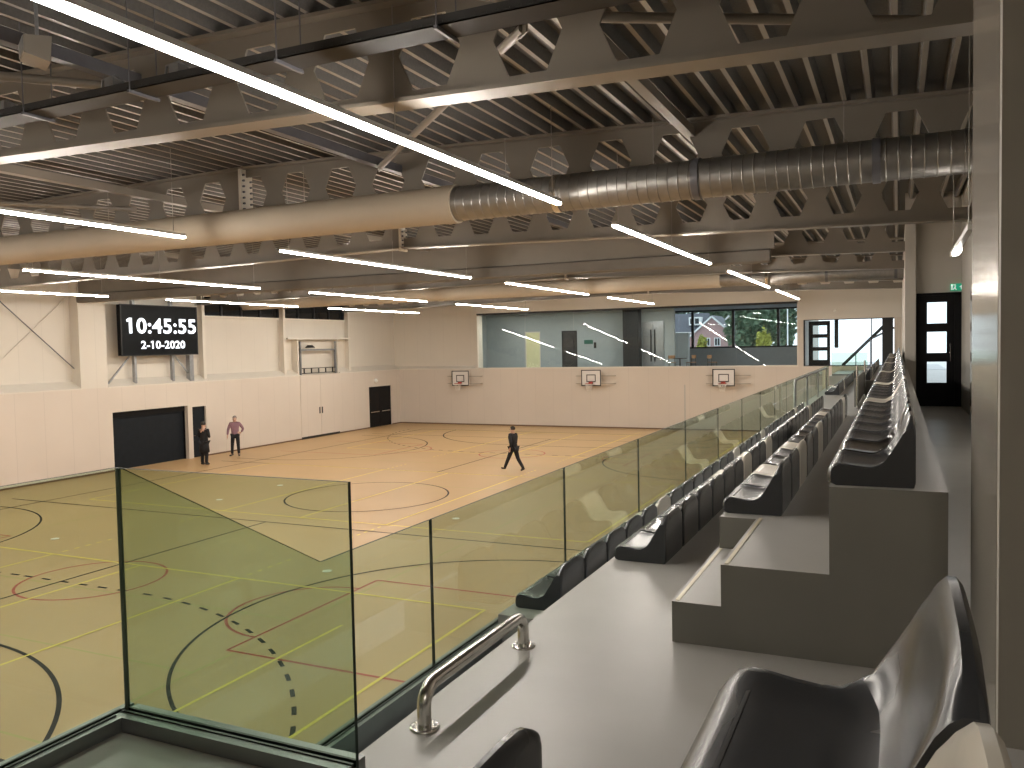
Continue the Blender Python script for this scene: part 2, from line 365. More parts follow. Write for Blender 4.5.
# recessed equipment frame above the store doors
r = empty('equipment_frame', 'galvanised lifting frame in the wall recess above the pale store doors', 'frame', (-30.42, 38.8, 3.62))
mb = MB()
for y in (-1.6, 1.6): mb.box((-0.05,y-0.05,0),(0.05,y+0.05,1.9))
mb.box((-0.06,-1.65,1.36),(0.06,1.65,1.46))
mb.build('frame', M['galv'], r)
mb = MB()
for z in (0.06, 0.34): mb.box((-0.03,-1.5,z),(0.03,1.5,z+0.04))
for k in range(5): y = -1.3 + k*0.65; mb.box((-0.03,y-0.025,0.08),(0.03,y+0.025,0.36))
mb.build('ladder_rail', M['tray'], r)
MB().tube([(0.02,-0.75,1.52),(0.02,-0.75,1.68)], [0.30,0.14], 14).build('motor', M['tray'], r)
MB().bar((0.08,1.42,0.3),(0.08,1.42,1.4),0.07).build('arm', M['dark_tube'], r)
struct('trim_2', bx(((-30.82,36.05,5.62),(-30.28,41.75,5.72)), ((-30.8,36.95,3.62),(-30.4,37.02,5.62)), ((-30.8,40.6,3.62),(-30.4,40.67,5.62))), M['white'])
# cross bracing in the first bay
r = empty('wall_bracing', 'thin crossed steel bracing rods on the pale upper wall beside the wide pillar', 'bracing', (-30.66, 20.2, 3.6))
MB().tube([(0,-1.3,4.7),(0,3.36,0.58)], 0.022, 8).build('rod', M['dark_tube'], r)
MB().tube([(-0.07,-1.25,0.12),(-0.07,3.0,3.85)], 0.018, 8).build('rod', M['white'], r)
# safety lamp above the double door
r = empty('wall_lamp', 'small round white lamp on the wall above the black double door', 'lamp', (XL, 44.3, 2.98))
MB().tube([(0,0,0),(0.05,0,0)], 0.15, 16).build('back_plate', M['white'], r)
mb = MB(); mb.tube([(0.05,0,0),(0.12,0,0),(0.17,0,0),(0.19,0,0)], [0.14,0.12,0.07,0.01], 16); mb.build('dome', M['white_mark'], r)

# scoreboard
r = empty('scoreboard', 'large black wall display showing the time 10:45:55 and the date 2-10-2020', 'display', (-30.3, 27.24, 4.93))
bx(((-0.02,-2.12,0),(0.22,2.12,2.2))).build('screen', M['screen'], r)
mb = MB(); mb.box((0.19,-2.14,-0.02),(0.235,2.14,0.02)); mb.box((0.19,-2.14,2.18),(0.235,2.14,2.22)); mb.box((0.19,-2.14,0),(0.235,-2.09,2.2)); mb.box((0.19,2.09,0),(0.235,2.14,2.2))
mb.build('bezel', M['rubber'], r)
def text(body, size, loc, parent, name, bold=0.02, sx=1.0):
    cu = bpy.data.curves.new(name, 'FONT'); cu.body = body; cu.size = size; cu.align_x = 'CENTER'; cu.align_y = 'CENTER'
    cu.offset = bold; cu.space_character = 1.06; cu.extrude = 0.004; cu.resolution_u = 4
    o = bpy.data.objects.new(name, cu); COL.objects.link(o); o.parent = parent; o.location = loc
    cu.materials.append(M['digits'])
    me = bpy.data.meshes.new_from_object(o.evaluated_get(bpy.context.evaluated_depsgraph_get())); bpy.data.objects.remove(o)
    bm = bmesh.new(); bm.from_mesh(me); bmesh.ops.remove_doubles(bm, verts=bm.verts, dist=1e-5); seen, isl = set(), []      # give every 1 its little flag
    for v in bm.verts:
        if v in seen: continue
        st, grp = [v], []
        seen.add(v)
        while st:
            q = st.pop(); grp.append(q)
            for e in q.link_edges:
                t = e.other_vert(q)
                if t not in seen: seen.add(t); st.append(t)
        isl.append((min(q.co.x for q in grp), max(q.co.x for q in grp), min(q.co.y for q in grp), max(q.co.y for q in grp)))
    isl.sort()
    for x0, x1, y0, y1 in isl:
        if (y1-y0) > 0.5*size and (x1-x0) < 0.28*(y1-y0):
            h = y1-y0; P = [(x0+0.01*h,y1),(x0-0.17*h,y1-0.12*h),(x0-0.13*h,y1-0.27*h),(x0+0.01*h,y1-0.20*h)]
            a = [bm.verts.new((px,py,0.004)) for px,py in P]; b = [bm.verts.new((px,py,-0.004)) for px,py in P]
            bm.faces.new(a[::-1]); bm.faces.new(b)
            for i in range(4): bm.faces.new((a[i],a[(i+1)%4],b[(i+1)%4],b[i]))
    bm.to_mesh(me); bm.free()
    o = bpy.data.objects.new(name, me); COL.objects.link(o); o.parent = parent; o.location = loc
    o.rotation_euler = (PI/2, 0, PI/2); o.scale = (sx, 1, 1); return o
text('10:45:55', 0.92, (0.226, 0.09, 1.26), r, 'time_digits', 0.020, 1.19)
text('2-10-2020', 0.48, (0.226, 0.12, 0.44), r, 'date_digits', 0.010, 1.18)
for y in (-1.15, 0.95): bx(((-0.28,y-0.06,-1.3),(-0.12,y+0.06,2.6))).build('bracket', M['galv'], r)
MB().bar((-0.2,-1.4,-0.05),(-0.2,-2.6,-1.25),0.06).build('brace', M['galv'], r); MB().bar((-0.2,1.1,-0.05),(-0.2,1.9,-0.9),0.06).build('brace', M['galv'], r)
bx(((-0.3,1.86,-1.3),(-0.05,2.10,-0.03))).build('cable_duct', M['galv'], r)

# ------------------------------------------------------------------ far wall
struct('wall_far', bx(((-30.9,YF,0),(-24.45,YF+0.6,3.6)), ((-24.45,YF,0),(0.4,YF+0.3,3.60)), ((-24.42,YF,7.12),(-4.88,YF+0.3,9)), ((-4.88,YF,6.10),(0.4,YF+0.3,9)), ((-4.88,YF,3.6),(-4.60,YF+0.3,6.1)), ((-0.15,YF,3.6),(0.4,YF+0.3,6.1))), M['wood_panel_x'])
struct('wall_far_upper', bx(((-31.1,YF+0.22,3.6),(-24.42,YF+0.8,9)), ((-24.56,YF,3.6),(-24.42,YF+0.22,9))), M['clad_x'])
struct('wall_far_header', bx(((-24.42,YF-0.02,7.12),(-4.88,YF+0.0,9)), ((-4.88,YF-0.02,6.10),(0.4,YF,9))), M['white'])
struct('baseboard_far', bx(((XL,YF-0.012,0),(XR,YF,0.07))), bpy.data.materials['base_brown'])
struct('trim_3', MB().prism([(YF-0.015,3.58),(YF+0.23,3.58),(YF+0.23,3.80),(YF-0.015,3.63)], 0, -30.8, -24.45).box((-24.42,YF-0.03,3.58),(-4.88,YF+0.3,3.63)), M['white'])
wf = struct('window_3', bx(((-24.42,YF+0.0,3.62),(-4.88,YF+0.2,3.66)), ((-24.42,YF+0.0,3.62),(-24.38,YF+0.42,7.1)), ((-4.92,YF+0.0,3.62),(-4.88,YF+0.42,7.1))), M['white'])
hd = bx(((-24.42,YF+0.0,7.0),(-4.88,YF+0.05,7.12)), ((-24.42,YF+0.25,7.04),(-4.88,YF+0.42,7.12))).build('head_frame', M['frame_black'], wf)
xs = [-24.38 + (19.46)*i/6 for i in range(7)]
for a, b in zip(xs, xs[1:]):     # each pane leans back into the room and is turned a little, as the slanted lamp reflections show
    xc = (a+b)/2; v = []
    for dy in (0, 0.012):
        for x_, z_ in ((a+0.006,3.66),(b-0.006,3.66),(b-0.006,7.06),(a+0.006,7.06)): v.append((x_, YF+0.06+dy-0.026*(x_-xc)+0.0797*(z_-3.66), z_))
    MB().add(v, [(0,1,2,3),(4,7,6,5),(0,4,5,1),(1,5,6,2),(2,6,7,3),(3,7,4,0)]).build('pane', M['clear'], wf)
wf = struct('window_4', bx(((-4.6,YF+0.1,3.6),(-0.15,YF+0.2,3.64)), ((-4.6,YF+0.1,6.06),(-0.15,YF+0.2,6.1)), ((-4.6,YF+0.1,3.6),(-4.52,YF+0.2,6.1)), ((-0.72,YF+0.05,3.6),(-0.2,YF+0.3,6.1)), ((-1.25,YF+0.1,3.6),(-1.2,YF+0.2,6.1))), M['frame_black'])
for a, b in ((-4.5, -1.27), (-1.18, -0.74)): bx(((a,YF+0.14,3.64),(b,YF+0.155,6.06))).build('pane', M['clear'], wf)
# small vertical slot in the lower wall
struct('trim_4', bx(((-11.1,YF-0.008,0.4),(-11.02,YF,2.6))), M['plaster'])

# backboards
def backboard(x, label):
    r = empty('basketball_hoop', label, 'basketball hoop', (x, YF-0.35, 2.53), 0, 'wall-mounted basketball hoops')
    w, h = 0.62, 0.97
    bx(((-w,-0.02,0),(w,0.02,h))).build('backboard', M['board'], r)
    mb = MB(); t = 0.055; f = -0.026
    for a, b in (((-w,f,0),(w,-0.018,t)), ((-w,f,h-t),(w,-0.018,h)), ((-w,f,0),(-w+t,-0.018,h)), ((w-t,f,0),(w,-0.018,h))): mb.box(a, b)
    mb.build('border', M['board_line'], r)
    mb = MB(); a, b, c, d, t = -0.29, 0.29, 0.24, 0.69, 0.05
    for p, q in (((a,f,c),(b,-0.018,c+t)), ((a,f,d-t),(b,-0.018,d)), ((a,f,c),(a+t,-0.018,d)), ((b-t,f,c),(b,-0.018,d))): mb.box(p, q)
    mb.build('target_square', M['board_line'], r)
    mb = MB(); mb.tube([(0.225*math.cos(2*PI*i/20), -0.40+0.225*math.sin(2*PI*i/20), 0.16) for i in range(21)], 0.014, 8, cap=False)
    mb.box((-0.11,-0.18,0.14),(0.11,-0.02,0.26)); rim = mb.build('rim', M['rim'], r)
    mb = MB()
    for i in range(12):
        for s in (1, -1):
            a0 = 2*PI*i/12; p = []
            for k in range(5):
                t = k/4; rad = 0.22 - 0.10*t; an = a0 + s*t*0.9; p.append((rad*math.cos(an), -0.40+rad*math.sin(an), 0.155-0.42*t))
            mb.tube(p, 0.007, 4, cap=False)
    mb.build('net', M['net'], rim)
    mb = MB()
    for z in (0.14, 0.60): mb.bar((-1.0,0.10,z),(1.45,0.10,z),0.05)
    for xx in (-0.5, 0.5): mb.bar((xx,0.03,0.14),(xx,0.03,0.75),0.06)
    for xx in (-0.95, 1.4): mb.bar((xx,0.10,0.14),(xx,0.35,0.14),0.05); mb.bar((xx,0.10,0.60),(xx,0.35,0.60),0.05)
    mb.build('mounting_arm', M['tan'], r)
backboard(-25.48, 'basketball backboard on the far wall farthest from the stands, below the pale upper wall')
backboard(-16.60, 'white basketball backboard on the far wall below the middle of the long window')
backboard(-8.79, 'basketball backboard on the far wall nearest the stands, below the houses in the window')

# ------------------------------------------------------------------ closing walls, roof
struct('wall_near', bx(((-31.4,-3.3,0),(2.6,-3,9))), M['clad_x'])
struct('wall_under_stands', bx(((XR,-3,0),(XR+0.03,47.2,2.48))), M['wood_panel'])
mb = MB()   # trapezoidal roof deck, ribs along Y
xs_, pitch_ = [], 0.32
prof = [(0.0,0.0),(0.06,0.0),(0.095,0.14),(0.285,0.14)]
pts = []
x = -31.1
while x < 2.6:
    for dx, dz in prof: pts.append((x+dx, roof_z(x+dx)+dz))
    x += pitch_
for i, ((xa, za), (xb, zb)) in enumerate(zip(pts, pts[1:])): mb.add([(xa,-3,za),(xb,-3,zb),(xb,48,zb),(xa,48,za)], [(0,1,2,3)], 0 if i % 4 == 0 else 1)  # lower flanges keep the deck tone, other faces carry the painted shade
o = mb.build('ceiling', [M['deck'], M['deck_shade']], fix=False); o['kind'] = 'structure'
struct('roof', bx(((-31.4,-3.3,8.95),(2.6,48,9.2))), M['plaster'])
# castellated beams
HOLE0, HP = -2.04, 1.04
def beam(Y, name='beam'):
    mb = MB(); tw = 0.012
    def zt(x): return roof_z(x) - 0.01
    def zb(x): return flange_z(x)
    # web cells with an elongated hexagon opening
    k0 = int(math.floor((-30.3-HOLE0)/HP)); k1 = 4
    for k in range(k0, k1):
        xc = HOLE0 + k*HP; xa, xb = xc-HP/2, xc+HP/2
        zc = (zt(xc)+zb(xc))/2 + (0.11 if Y > 15 else -0.02); hw, hh, ht = 0.345, 0.345, 0.19
        hexa = [(xc-ht,zc-hh),(xc+ht,zc-hh),(xc+hw,zc),(xc+ht,zc+hh),(xc-ht,zc+hh),(xc-hw,zc)]
        outer = [(xa,zb(xa)),(xb,zb(xb)),(xb,zc),(xb,zt(xb)),(xa,zt(xa)),(xa,zc)]
        for yy in (Y-tw, Y+tw):
            v = [(p[0],yy,p[1]) for p in hexa+outer]
            mb.add(v, [(i,(i+1)%6,6+(i+1)%6,6+i) for i in range(6)])
        v = [(p[0],Y-tw,p[1]) for p in hexa] + [(p[0],Y+tw,p[1]) for p in hexa]
        mb.add(v, [(i,(i+1)%6,6+(i+1)%6,6+i) for i in range(6)])
    xs_ = [-30.8, RIDGE, 2.4]
    for a, b in zip(xs_, xs_[1:]):
        for f, t in ((zb, 0.04), (zt, -0.04)):
            v = [(a,Y-0.15,f(a)),(b,Y-0.15,f(b)),(b,Y+0.15,f(b)),(a,Y+0.15,f(a))]; v += [(p[0],p[1],p[2]+t) for p in v]
            mb.add(v, [(0,3,2,1),(4,5,6,7),(0,1,5,4),(1,2,6,5),(2,3,7,6),(3,0,4,7)])
    o = mb.build(name, M['steel_beam']); o['kind'] = 'structure'
    # bolted splice at the ridge
    mb = MB(); mb.box((RIDGE-0.03,Y-0.16,flange_z(RIDGE)-0.06),(RIDGE+0.03,Y+0.16,roof_z(RIDGE)-0.05)); mb.build('splice_plate', M['white'], o)
    mb = MB()
    for i in range(8):
        z = flange_z(RIDGE)+0.1+i*0.11
        for yy in (-0.1, 0.1): mb.tube([(RIDGE+0.03,Y+yy,z),(RIDGE+0.07,Y+yy,z)], 0.022, 6)
    mb.build('splice_bolt', M['dark_tube'], o)
BY = [1.25, 7.1, 12.7, 18.4, 24.25, 30.1, 35.95, 41.8]
for Y in BY: beam(Y)
# longitudinal struts between the beams and diagonal bracing
for i, x in enumerate((-2.85, -8.05, -13.7, -21.5)):
    z = 8.18; q_ = 0.07
    s = bx(((x-q_,-3,z-q_),(x+q_,46,z+q_))).build('trim_%d' % (5+i), M['dark_tube'] if i == 1 else M['steel_beam']); s['kind'] = 'structure'
braces = [((-7.95,11.95,8.08),(-3.3,7.5,8.08)), ((-2.7,7.5,8.08),(1.2,9.7,8.08)), ((-8.1,6.8,8.05),(-12.5,2.0,8.05)), ((-2.7,2.2,8.0),(0.5,6.8,8.0)), ((-2.9,6.8,8.0),(-6.9,2.2,8.0)), ((-14.4,12.4,8.0),(-18.6,7.4,8.0))]
lab = ['pale diagonal roof brace ending beside the lit line lamp over the court', 'pale diagonal roof brace between the first beams above the walkway', 'diagonal roof brace behind the near beam beside the loudspeaker', 'diagonal roof brace seen through the openings of the near beam at the stands end', 'diagonal roof brace seen through the middle openings of the near beam', 'diagonal roof brace high over the far side of the court behind the near beam']
for (a, b), l in zip(braces, lab):
    mb = MB(); mb.tube([a, b], 0.05, 10); r = mb.build('roof_brace', M['steel_beam']); tag(r, l, 'brace', 'roof braces')
    for p, q in ((a, b), (b, a)): d = (Vector(q)-Vector(p)).normalized(); MB().bar(Vector(p)-d*0.10, Vector(p)+d*0.1, 0.02, 0.13).build('gusset_plate', M['steel_beam'], r)
# cable tray in front of the near beam
r = empty('cable_tray', 'dark perforated cable tray hung in front of the near roof beam', 'cable tray', (0, 6.15, 7.62))
mb = MB(); mb.box((-16,-0.15,0),(1.2,0.15,0.012))
for yy in (-0.15, 0.145): mb.box((-16,yy,0),(1.2,yy+0.005,0.085))
for i in range(170): xx = -15.9+i*0.1; mb.box((xx,-0.156,0.02),(xx+0.05,-0.15,0.035))
mb.build('tray', M['tray'], r)
for xx in (-14.5, -12.5, -10.5, -8.5, -6.9, -5.05, -3.4, -1.6, 0.2):
    mb = MB(); mb.bar((xx,-0.19,-0.02),(xx,0.19,-0.02),0.03); mb.tube([(xx,-0.17,-0.02),(xx,-0.17,0.95)],0.007,6); mb.tube([(xx,0.17,-0.02),(xx,0.17,0.95)],0.007,6); mb.build('hanger', M['dark_tube'], r)
for xx in (-9.0, -7.3, -6.4):
    mb = MB(); mb.tube([(xx-0.2,0,0.09),(xx-0.12,-0.05,0.2),(xx,0,0.24),(xx+0.08,0.06,0.16),(xx+0.25,0,0.09)],0.014,6)
    mb.box((xx-0.06,-0.08,0.08),(xx+0.06,0.08,0.2)); mb.build('junction_box', M['galv'], r)
# loudspeaker
r = empty('loudspeaker', 'pale loudspeaker hanging beneath the roof behind the near line lamp', 'loudspeaker', (-7.62, 5.5, 7.86), -0.5, None, (0.62,)*3)
mb = MB(); mb.prism([(-0.17,0.05),(0.19,-0.04),(0.22,0.36),(-0.17,0.32)], 0, -0.26, 0.26); mb.build('cabinet', M['steel_beam'], r)
bx(((-0.24,-0.185,0.07),(0.24,-0.172,0.30))).build('grille', M['galv'], r)
MB().bar((0,0.05,0.34),(0,0.05,0.98),0.05).build('bracket', M['galv'], r)
# ducts
def duct(Y, zc, xj, rad, label):
    r = empty('ventilation_duct', label, 'duct', (xj, Y, zc), 0, 'round ventilation ducts')
    mb = MB(); mb.tube([(-24.5,0,0),(0.05,0,0)], rad+0.03, 40)
    mb.build('fabric_section', M['duct_paint'], r)
    mb = MB(); mb.tube([(-0.12,0,0),(0.12,0,0)], rad+0.037, 40); mb.build('sleeve', M['duct_paint'], r)
    mb = MB(); L = 2.2 - xj; n = int(L/0.15); pts, rs = [], []
    for i in range(n+1):
        x0 = 0.05 + i*L/n
        for d, q in ((0, 0.0), (0.004, 0.0), (0.008, 0.010), (0.014, 0.010), (0.018, 0.0), (0.022, 0.0), (L/n-0.004, 0.0)): pts.append((x0+d,0,0)); rs.append(rad+q)
    mb.tube(pts, rs, 40); mb.build('spiral_section', M['spiral'], r)
    for xx in (1.9, 4.05, 6.4):
        mb = MB(); mb.tube([(xx-0.05,0,0),(xx+0.05,0,0)], rad+0.02, 40); mb.build('coupling_ring', M['chrome'] if xx == 1.9 else M['dark_tube'], r)
    for xx in (-20, -16, -12, -8, -3, 1.0, 3.4, 6.0):
        MB().tube([(xx,0,rad),(xx,0,8.3-zc)], 0.006, 6).build('hanger', M['wire'], r)
duct(12.05, 7.345, -6.65, 0.275, 'large round duct, beige then spiral steel, crossing in front of the second roof beam')
duct(33.3, 7.47, -6.45, 0.29, 'round beige and steel duct far down the hall near the long window')

# raised divider curtain across the middle of the hall
r = empty('divider_curtain', 'raised divider curtain across the middle of the hall, beige above a grey folded pack', 'curtain', (0, 23.3, 0))
bx(((-30.2,-0.05,7.48),(-3.0,0.05,8.25))).build('pelmet', M['steel_beam'], r)
mb = MB(); mb.prism([(-0.16,7.16),(-0.10,7.12),(0.10,7.12),(0.16,7.16),(0.16,7.44),(0.10,7.48),(-0.10,7.48),(-0.16,7.44)], 0, -30.2, -3.1); mb.build('folded_pack', mat('curtain_grey', (0.17,0.155,0.135), 0.8, var=0.06, scale=3), r)
# ------------------------------------------------------------------ line lamps
ZL = 7.05
def lamp(x, ya, yb, label, z=ZL):
    L = yb-ya; r = empty('line_lamp', label, 'lamp', (x, ya, z), 0, 'suspended line lamps')
    bx(((-0.04,0,0.035),(0.04,L,0.085))).build('housing', M['led_house'], r)
    bx(((-0.036,0.01,0.0),(0.036,L-0.01,0.036))).build('diffuser', M['led'], r)
    for t in (0.03, 0.5, 0.97):
        MB().tube([(0,L*t,0.085),(0,L*t,roof_z(x)-z)], 0.006, 6).build('suspension_wire', M['wire'], r)
k = ZL-5
rows = [(-2.19*k, [(1.3,5.56),(6.82,10.83),(12.12,16.19),(17.37,21.4)], 'row above the stands edge'),
        (-5.66*k, [(1.45,5.42),(6.67,10.79),(12.01,15.87),(17.16,20.8)], 'second row from the stands'),
        (-9.3*k, [(1.25,5.2),(6.45,10.42),(11.68,15.63),(17.0,21.07)], 'third row from the stands'),
        (-12.5*k, [(0.9,4.95),(6.2,10.2),(11.48,15.25),(16.4,20.55)], 'row nearest the scoreboard wall')]
for x, segs, t in rows:
    for i, (a, b) in enumerate(segs):
        lamp(x, a*k, b*k, 'glowing line lamp, %s from the camera in the %s' % (ordinal(i+1), t))
# lamp over the walkway
r = empty('walkway_lamp', 'short bright lamp on a pale rail above the gallery walkway', 'lamp', (0.70, 10.0, 6.13))
bx(((-0.03,0,0),(0.03,3.2,0.06))).build('rail', M['led_house'], r); bx(((-0.035,1.95,-0.04),(0.035,2.6,0.0))).build('diffuser', M['led'], r)
for y in (0.3, 3.0): MB().tube([(0,y,0.06),(0,y,2.2)], 0.006, 6).build('suspension_wire', M['wire'], r)
r = empty('walkway_lamp', 'added unseen fill lamp on a pale rail over the walkway behind the viewer', 'lamp', (1.1, -2.6, 6.13))  # added lamp out of view, put in to brighten the side wall
bx(((-0.03,0,0),(0.03,2.2,0.06))).build('rail', M['led_house'], r); bx(((-0.045,0.4,-0.05),(0.045,1.3,0.0))).build('diffuser', M['led'], r)
for y in (0.3, 2.0): MB().tube([(0,y,0.06),(0,y,2.2)], 0.006, 6).build('suspension_wire', M['wire'], r)

# ------------------------------------------------------------------ gallery, tiers, steps
YE = 40.0
struct('gallery_floor', bx(((-1.97,-3,2.95),(2.3,YF,ZP)), ((-2.80,-3,2.95),(-1.97,2.26,ZP)), ((-2.80,YE,2.95),(-1.97,YF,ZP))), M['conc'])
struct('stand_slab', bx(((-2.775,-3,ZP),(-1.72,2.235,3.515))), M['conc'])
struct('stand_slab', bx(((-2.80,5.67,2.60),(-1.97,YE,2.93)), ((-2.80,2.26,2.5),(-1.97,5.67,2.70))), M['conc'])
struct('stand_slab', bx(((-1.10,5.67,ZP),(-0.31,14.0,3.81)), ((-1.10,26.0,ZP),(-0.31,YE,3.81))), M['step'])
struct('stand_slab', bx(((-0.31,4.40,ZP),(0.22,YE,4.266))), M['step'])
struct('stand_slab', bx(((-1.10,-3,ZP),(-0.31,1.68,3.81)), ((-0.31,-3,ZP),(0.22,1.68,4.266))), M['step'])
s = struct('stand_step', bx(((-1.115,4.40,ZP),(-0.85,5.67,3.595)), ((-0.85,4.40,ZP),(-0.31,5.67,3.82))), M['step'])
bx(((-1.10,4.42,3.595),(-1.077,5.66,3.598)), ((-0.835,4.42,3.82),(-0.812,5.66,3.823))).build('nosing_strip', M['nosing'], s)
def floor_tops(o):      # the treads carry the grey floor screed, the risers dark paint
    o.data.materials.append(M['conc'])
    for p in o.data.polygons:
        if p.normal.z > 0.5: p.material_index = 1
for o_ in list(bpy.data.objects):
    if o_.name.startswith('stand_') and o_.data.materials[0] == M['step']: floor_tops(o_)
# aisle halfway along the stands
s = struct('stand_step', bx(((-1.40,14.0,ZP),(-1.10,15.3,3.59))), M['step'])
bx(((-1.385,14.02,3.59),(-1.362,15.28,3.593))).build('nosing_strip', M['nosing'], s)
# right-hand walls
struct('pillar', bx(((0.32,3.37,ZP),(0.9,4.49,8.7))), M['lacquer'])
struct('wall_right', bx(((0.322,3.30,ZP),(2.3,3.372,8.7)), ((1.36,4.49,ZP),(1.6,22.1,8.7)), ((2.3,-3,2.95),(2.5,22.3,9)), ((0.9,4.43,ZP),(1.6,4.49,8.7))), M['side_wall'])
struct('wall_gallery', bx(((0.40,22.1,6.06),(1.6,22.3,8.7)), ((0.40,22.1,ZP),(0.415,22.3,6.06)), ((0.20,22.3,2.95),(0.40,YF,9))), M['plaster'])
struct('column', bx(((0.165,21.9,ZP),(0.395,22.3,8.7))), M['plaster'])
# gallery door with three panes
d = struct('door_1', bx(((0.405,22.05,ZP),(0.45,22.2,6.04)), ((1.215,22.05,ZP),(1.36,22.2,6.04)), ((0.405,22.05,6.0),(1.36,22.2,6.06))), M['black_door'])
mb = MB(); x0, x1 = 0.45, 1.215; pa, pb = 0.64, 1.055
zs = [(3.93,4.43),(4.64,5.14),(5.34,5.84)]
mb.box((x0,22.08,ZP),(pa,22.14,6.0)); mb.box((pb,22.08,ZP),(x1,22.14,6.0))
zz = ZP
for a, b in zs: mb.box((pa,22.08,zz),(pb,22.14,a)); zz = b
mb.box((pa,22.08,zz),(pb,22.14,6.0))
lf = mb.build('leaf', M['black_door'], d)
for a, b in zs: bx(((pa,22.10,a),(pb,22.112,b))).build('pane', M['clear'], lf)
MB().tube([(1.13,22.08,4.45),(1.13,22.02,4.45),(1.13,22.02,4.85),(1.13,22.08,4.85)],0.012,8).build('handle', M['chrome'], lf)
struct('trim_9', bx(((1.30,16.0,ZP),(1.358,18.6,6.0))), M['lacquer'])
r = empty('pull_handle', 'tall steel pull handle on the shiny side panel next to the gallery door', 'handle', (1.25, 17.2, 3.9))
MB().tube([(0.05,0,0.1),(0,0,0.1),(0,0,1.65),(0.05,0,1.65)],0.02,10).build('grip', M['chrome'], r)
r = empty('exit_sign', 'small green and white exit sign above the black gallery door', 'sign', (1.29, 22.04, 6.09))
bx(((-0.165,0,0),(0.165,0.06,0.165))).build('panel', M['exit_green'], r)
mb = MB()
mb.prism([(0.02,0.08),(0.075,0.14),(0.13,0.08),(0.095,0.08),(0.095,0.03),(0.055,0.03),(0.055,0.08)],1,-0.004,0.0)
mb.build('arrow', M['exit_white'], r)
mb = MB(); mb.box((-0.15,-0.003,0.02),(-0.115,0,0.145)); mb.box((-0.15,-0.003,0.13),(-0.05,0,0.145)); mb.box((-0.075,-0.003,0.105),(-0.055,0,0.125)); mb.prism([(-0.1,0.05),(-0.075,0.1),(-0.045,0.1),(-0.06,0.06),(-0.03,0.025),(-0.045,0.02),(-0.075,0.05),(-0.1,0.02),(-0.11,0.03)],1,-0.003,0.0)
mb.build('pictogram', M['exit_white'], r)

# ------------------------------------------------------------------ glass balustrades
XG, TG = -2.82, 0.008
def pane(parent, poly, axis, c, pale=()):
    """poly in the two remaining axes; faces glass, rim dark"""
    mb = MB(); n = len(poly)
    def P(u, v, t): return [(t,u,v),(u,t,v)][axis]
    a = [P(*p, c-TG) for p in poly]; b = [P(*p, c+TG) for p in poly]
    mb.add(a+b, [tuple(range(n))[::-1], tuple(range(n,2*n))], 0)
    for i in range(n): mb.add(a+b, [(i,(i+1)%n,(i+1)%n+n,i+n)], 2 if i in pale else 1)
    return mb.build('pane', [M['rail_glass'], M['glass_edge'], M['glass_edge_pale']], parent)
r = empty('glass_balustrade', 'long frameless glass balustrade running along the first row of seats', 'balustrade', (0,0,0))
ys = [2.312, 4.72, 7.16, 9.60, 12.04, 14.48, 16.92, 19.36, 21.8, 24.24, 26.68, 29.12, 31.56, 34.0, 36.4, 39.9]
for i, (a, b) in enumerate(zip(ys, ys[1:])):
    a += 0.006; b -= 0.006
    poly = [(a,2.80),(b,2.80),(b,3.86),(a,3.86)] if i else [(a,2.80),(b,2.80),(b,3.86),(3.56,3.86),(a,4.55)]
    pane(r, poly, 0, XG, () if i else (4,))
mb = MB(); mb.box((XG-0.05,2.3,2.66),(XG-0.02,40,2.86)); mb.box((XG+0.02,2.3,2.66),(XG+0.05,40,2.86)); mb.box((XG-0.05,2.3,2.60),(XG+0.05,40,2.68)); mb.build('base_channel', M['alu'], r)
bx(((XG-0.02,2.3,2.84),(XG-TG-0.001,40,2.865)), ((XG+TG+0.001,2.3,2.84),(XG+0.02,40,2.865))).build('gasket', M['rubber'], r)
r = empty('glass_balustrade', 'tall glass screen with a dark free edge across the end of the low grey landing', 'balustrade', (0,0,0))
pane(r, [(XG+0.0095,3.45),(-1.69,3.45),(-1.69,4.55),(XG+0.0095,4.55)], 1, 2.30, (3,))
mb = MB(); mb.box((XG,2.24,ZP),(-1.70,2.28,3.57)); mb.box((XG,2.32,ZP),(-1.70,2.36,3.57)); mb.box((XG,2.24,ZP),(-1.70,2.36,3.44)); mb.build('base_channel', M['alu'], r)
bx(((XG,2.28,3.55),(-1.70,2.291,3.575)), ((XG,2.309,3.55),(-1.70,2.32,3.575))).build('gasket', M['rubber'], r)
r = empty('glass_balustrade', 'glass pane along the hall side of the low grey landing, ending at the corner', 'balustrade', (0,0,0))
pane(r, [(-0.6,3.45),(2.306,3.45),(2.306,4.55),(-0.6,4.55)], 0, XG, (1,))
mb = MB(); mb.box((XG-0.05,-3,ZP-0.1),(XG-0.02,2.36,3.57)); mb.box((XG+0.02,-3,ZP),(XG+0.05,2.24,3.57)); mb.box((XG-0.05,-3,ZP-0.1),(XG+0.05,2.24,3.44)); mb.build('base_channel', M['alu'], r)
bx(((XG-0.02,-3,3.55),(XG-TG-0.001,2.29,3.575)), ((XG+TG+0.001,-3,3.55),(XG+0.02,2.24,3.575))).build('gasket', M['rubber'], r)

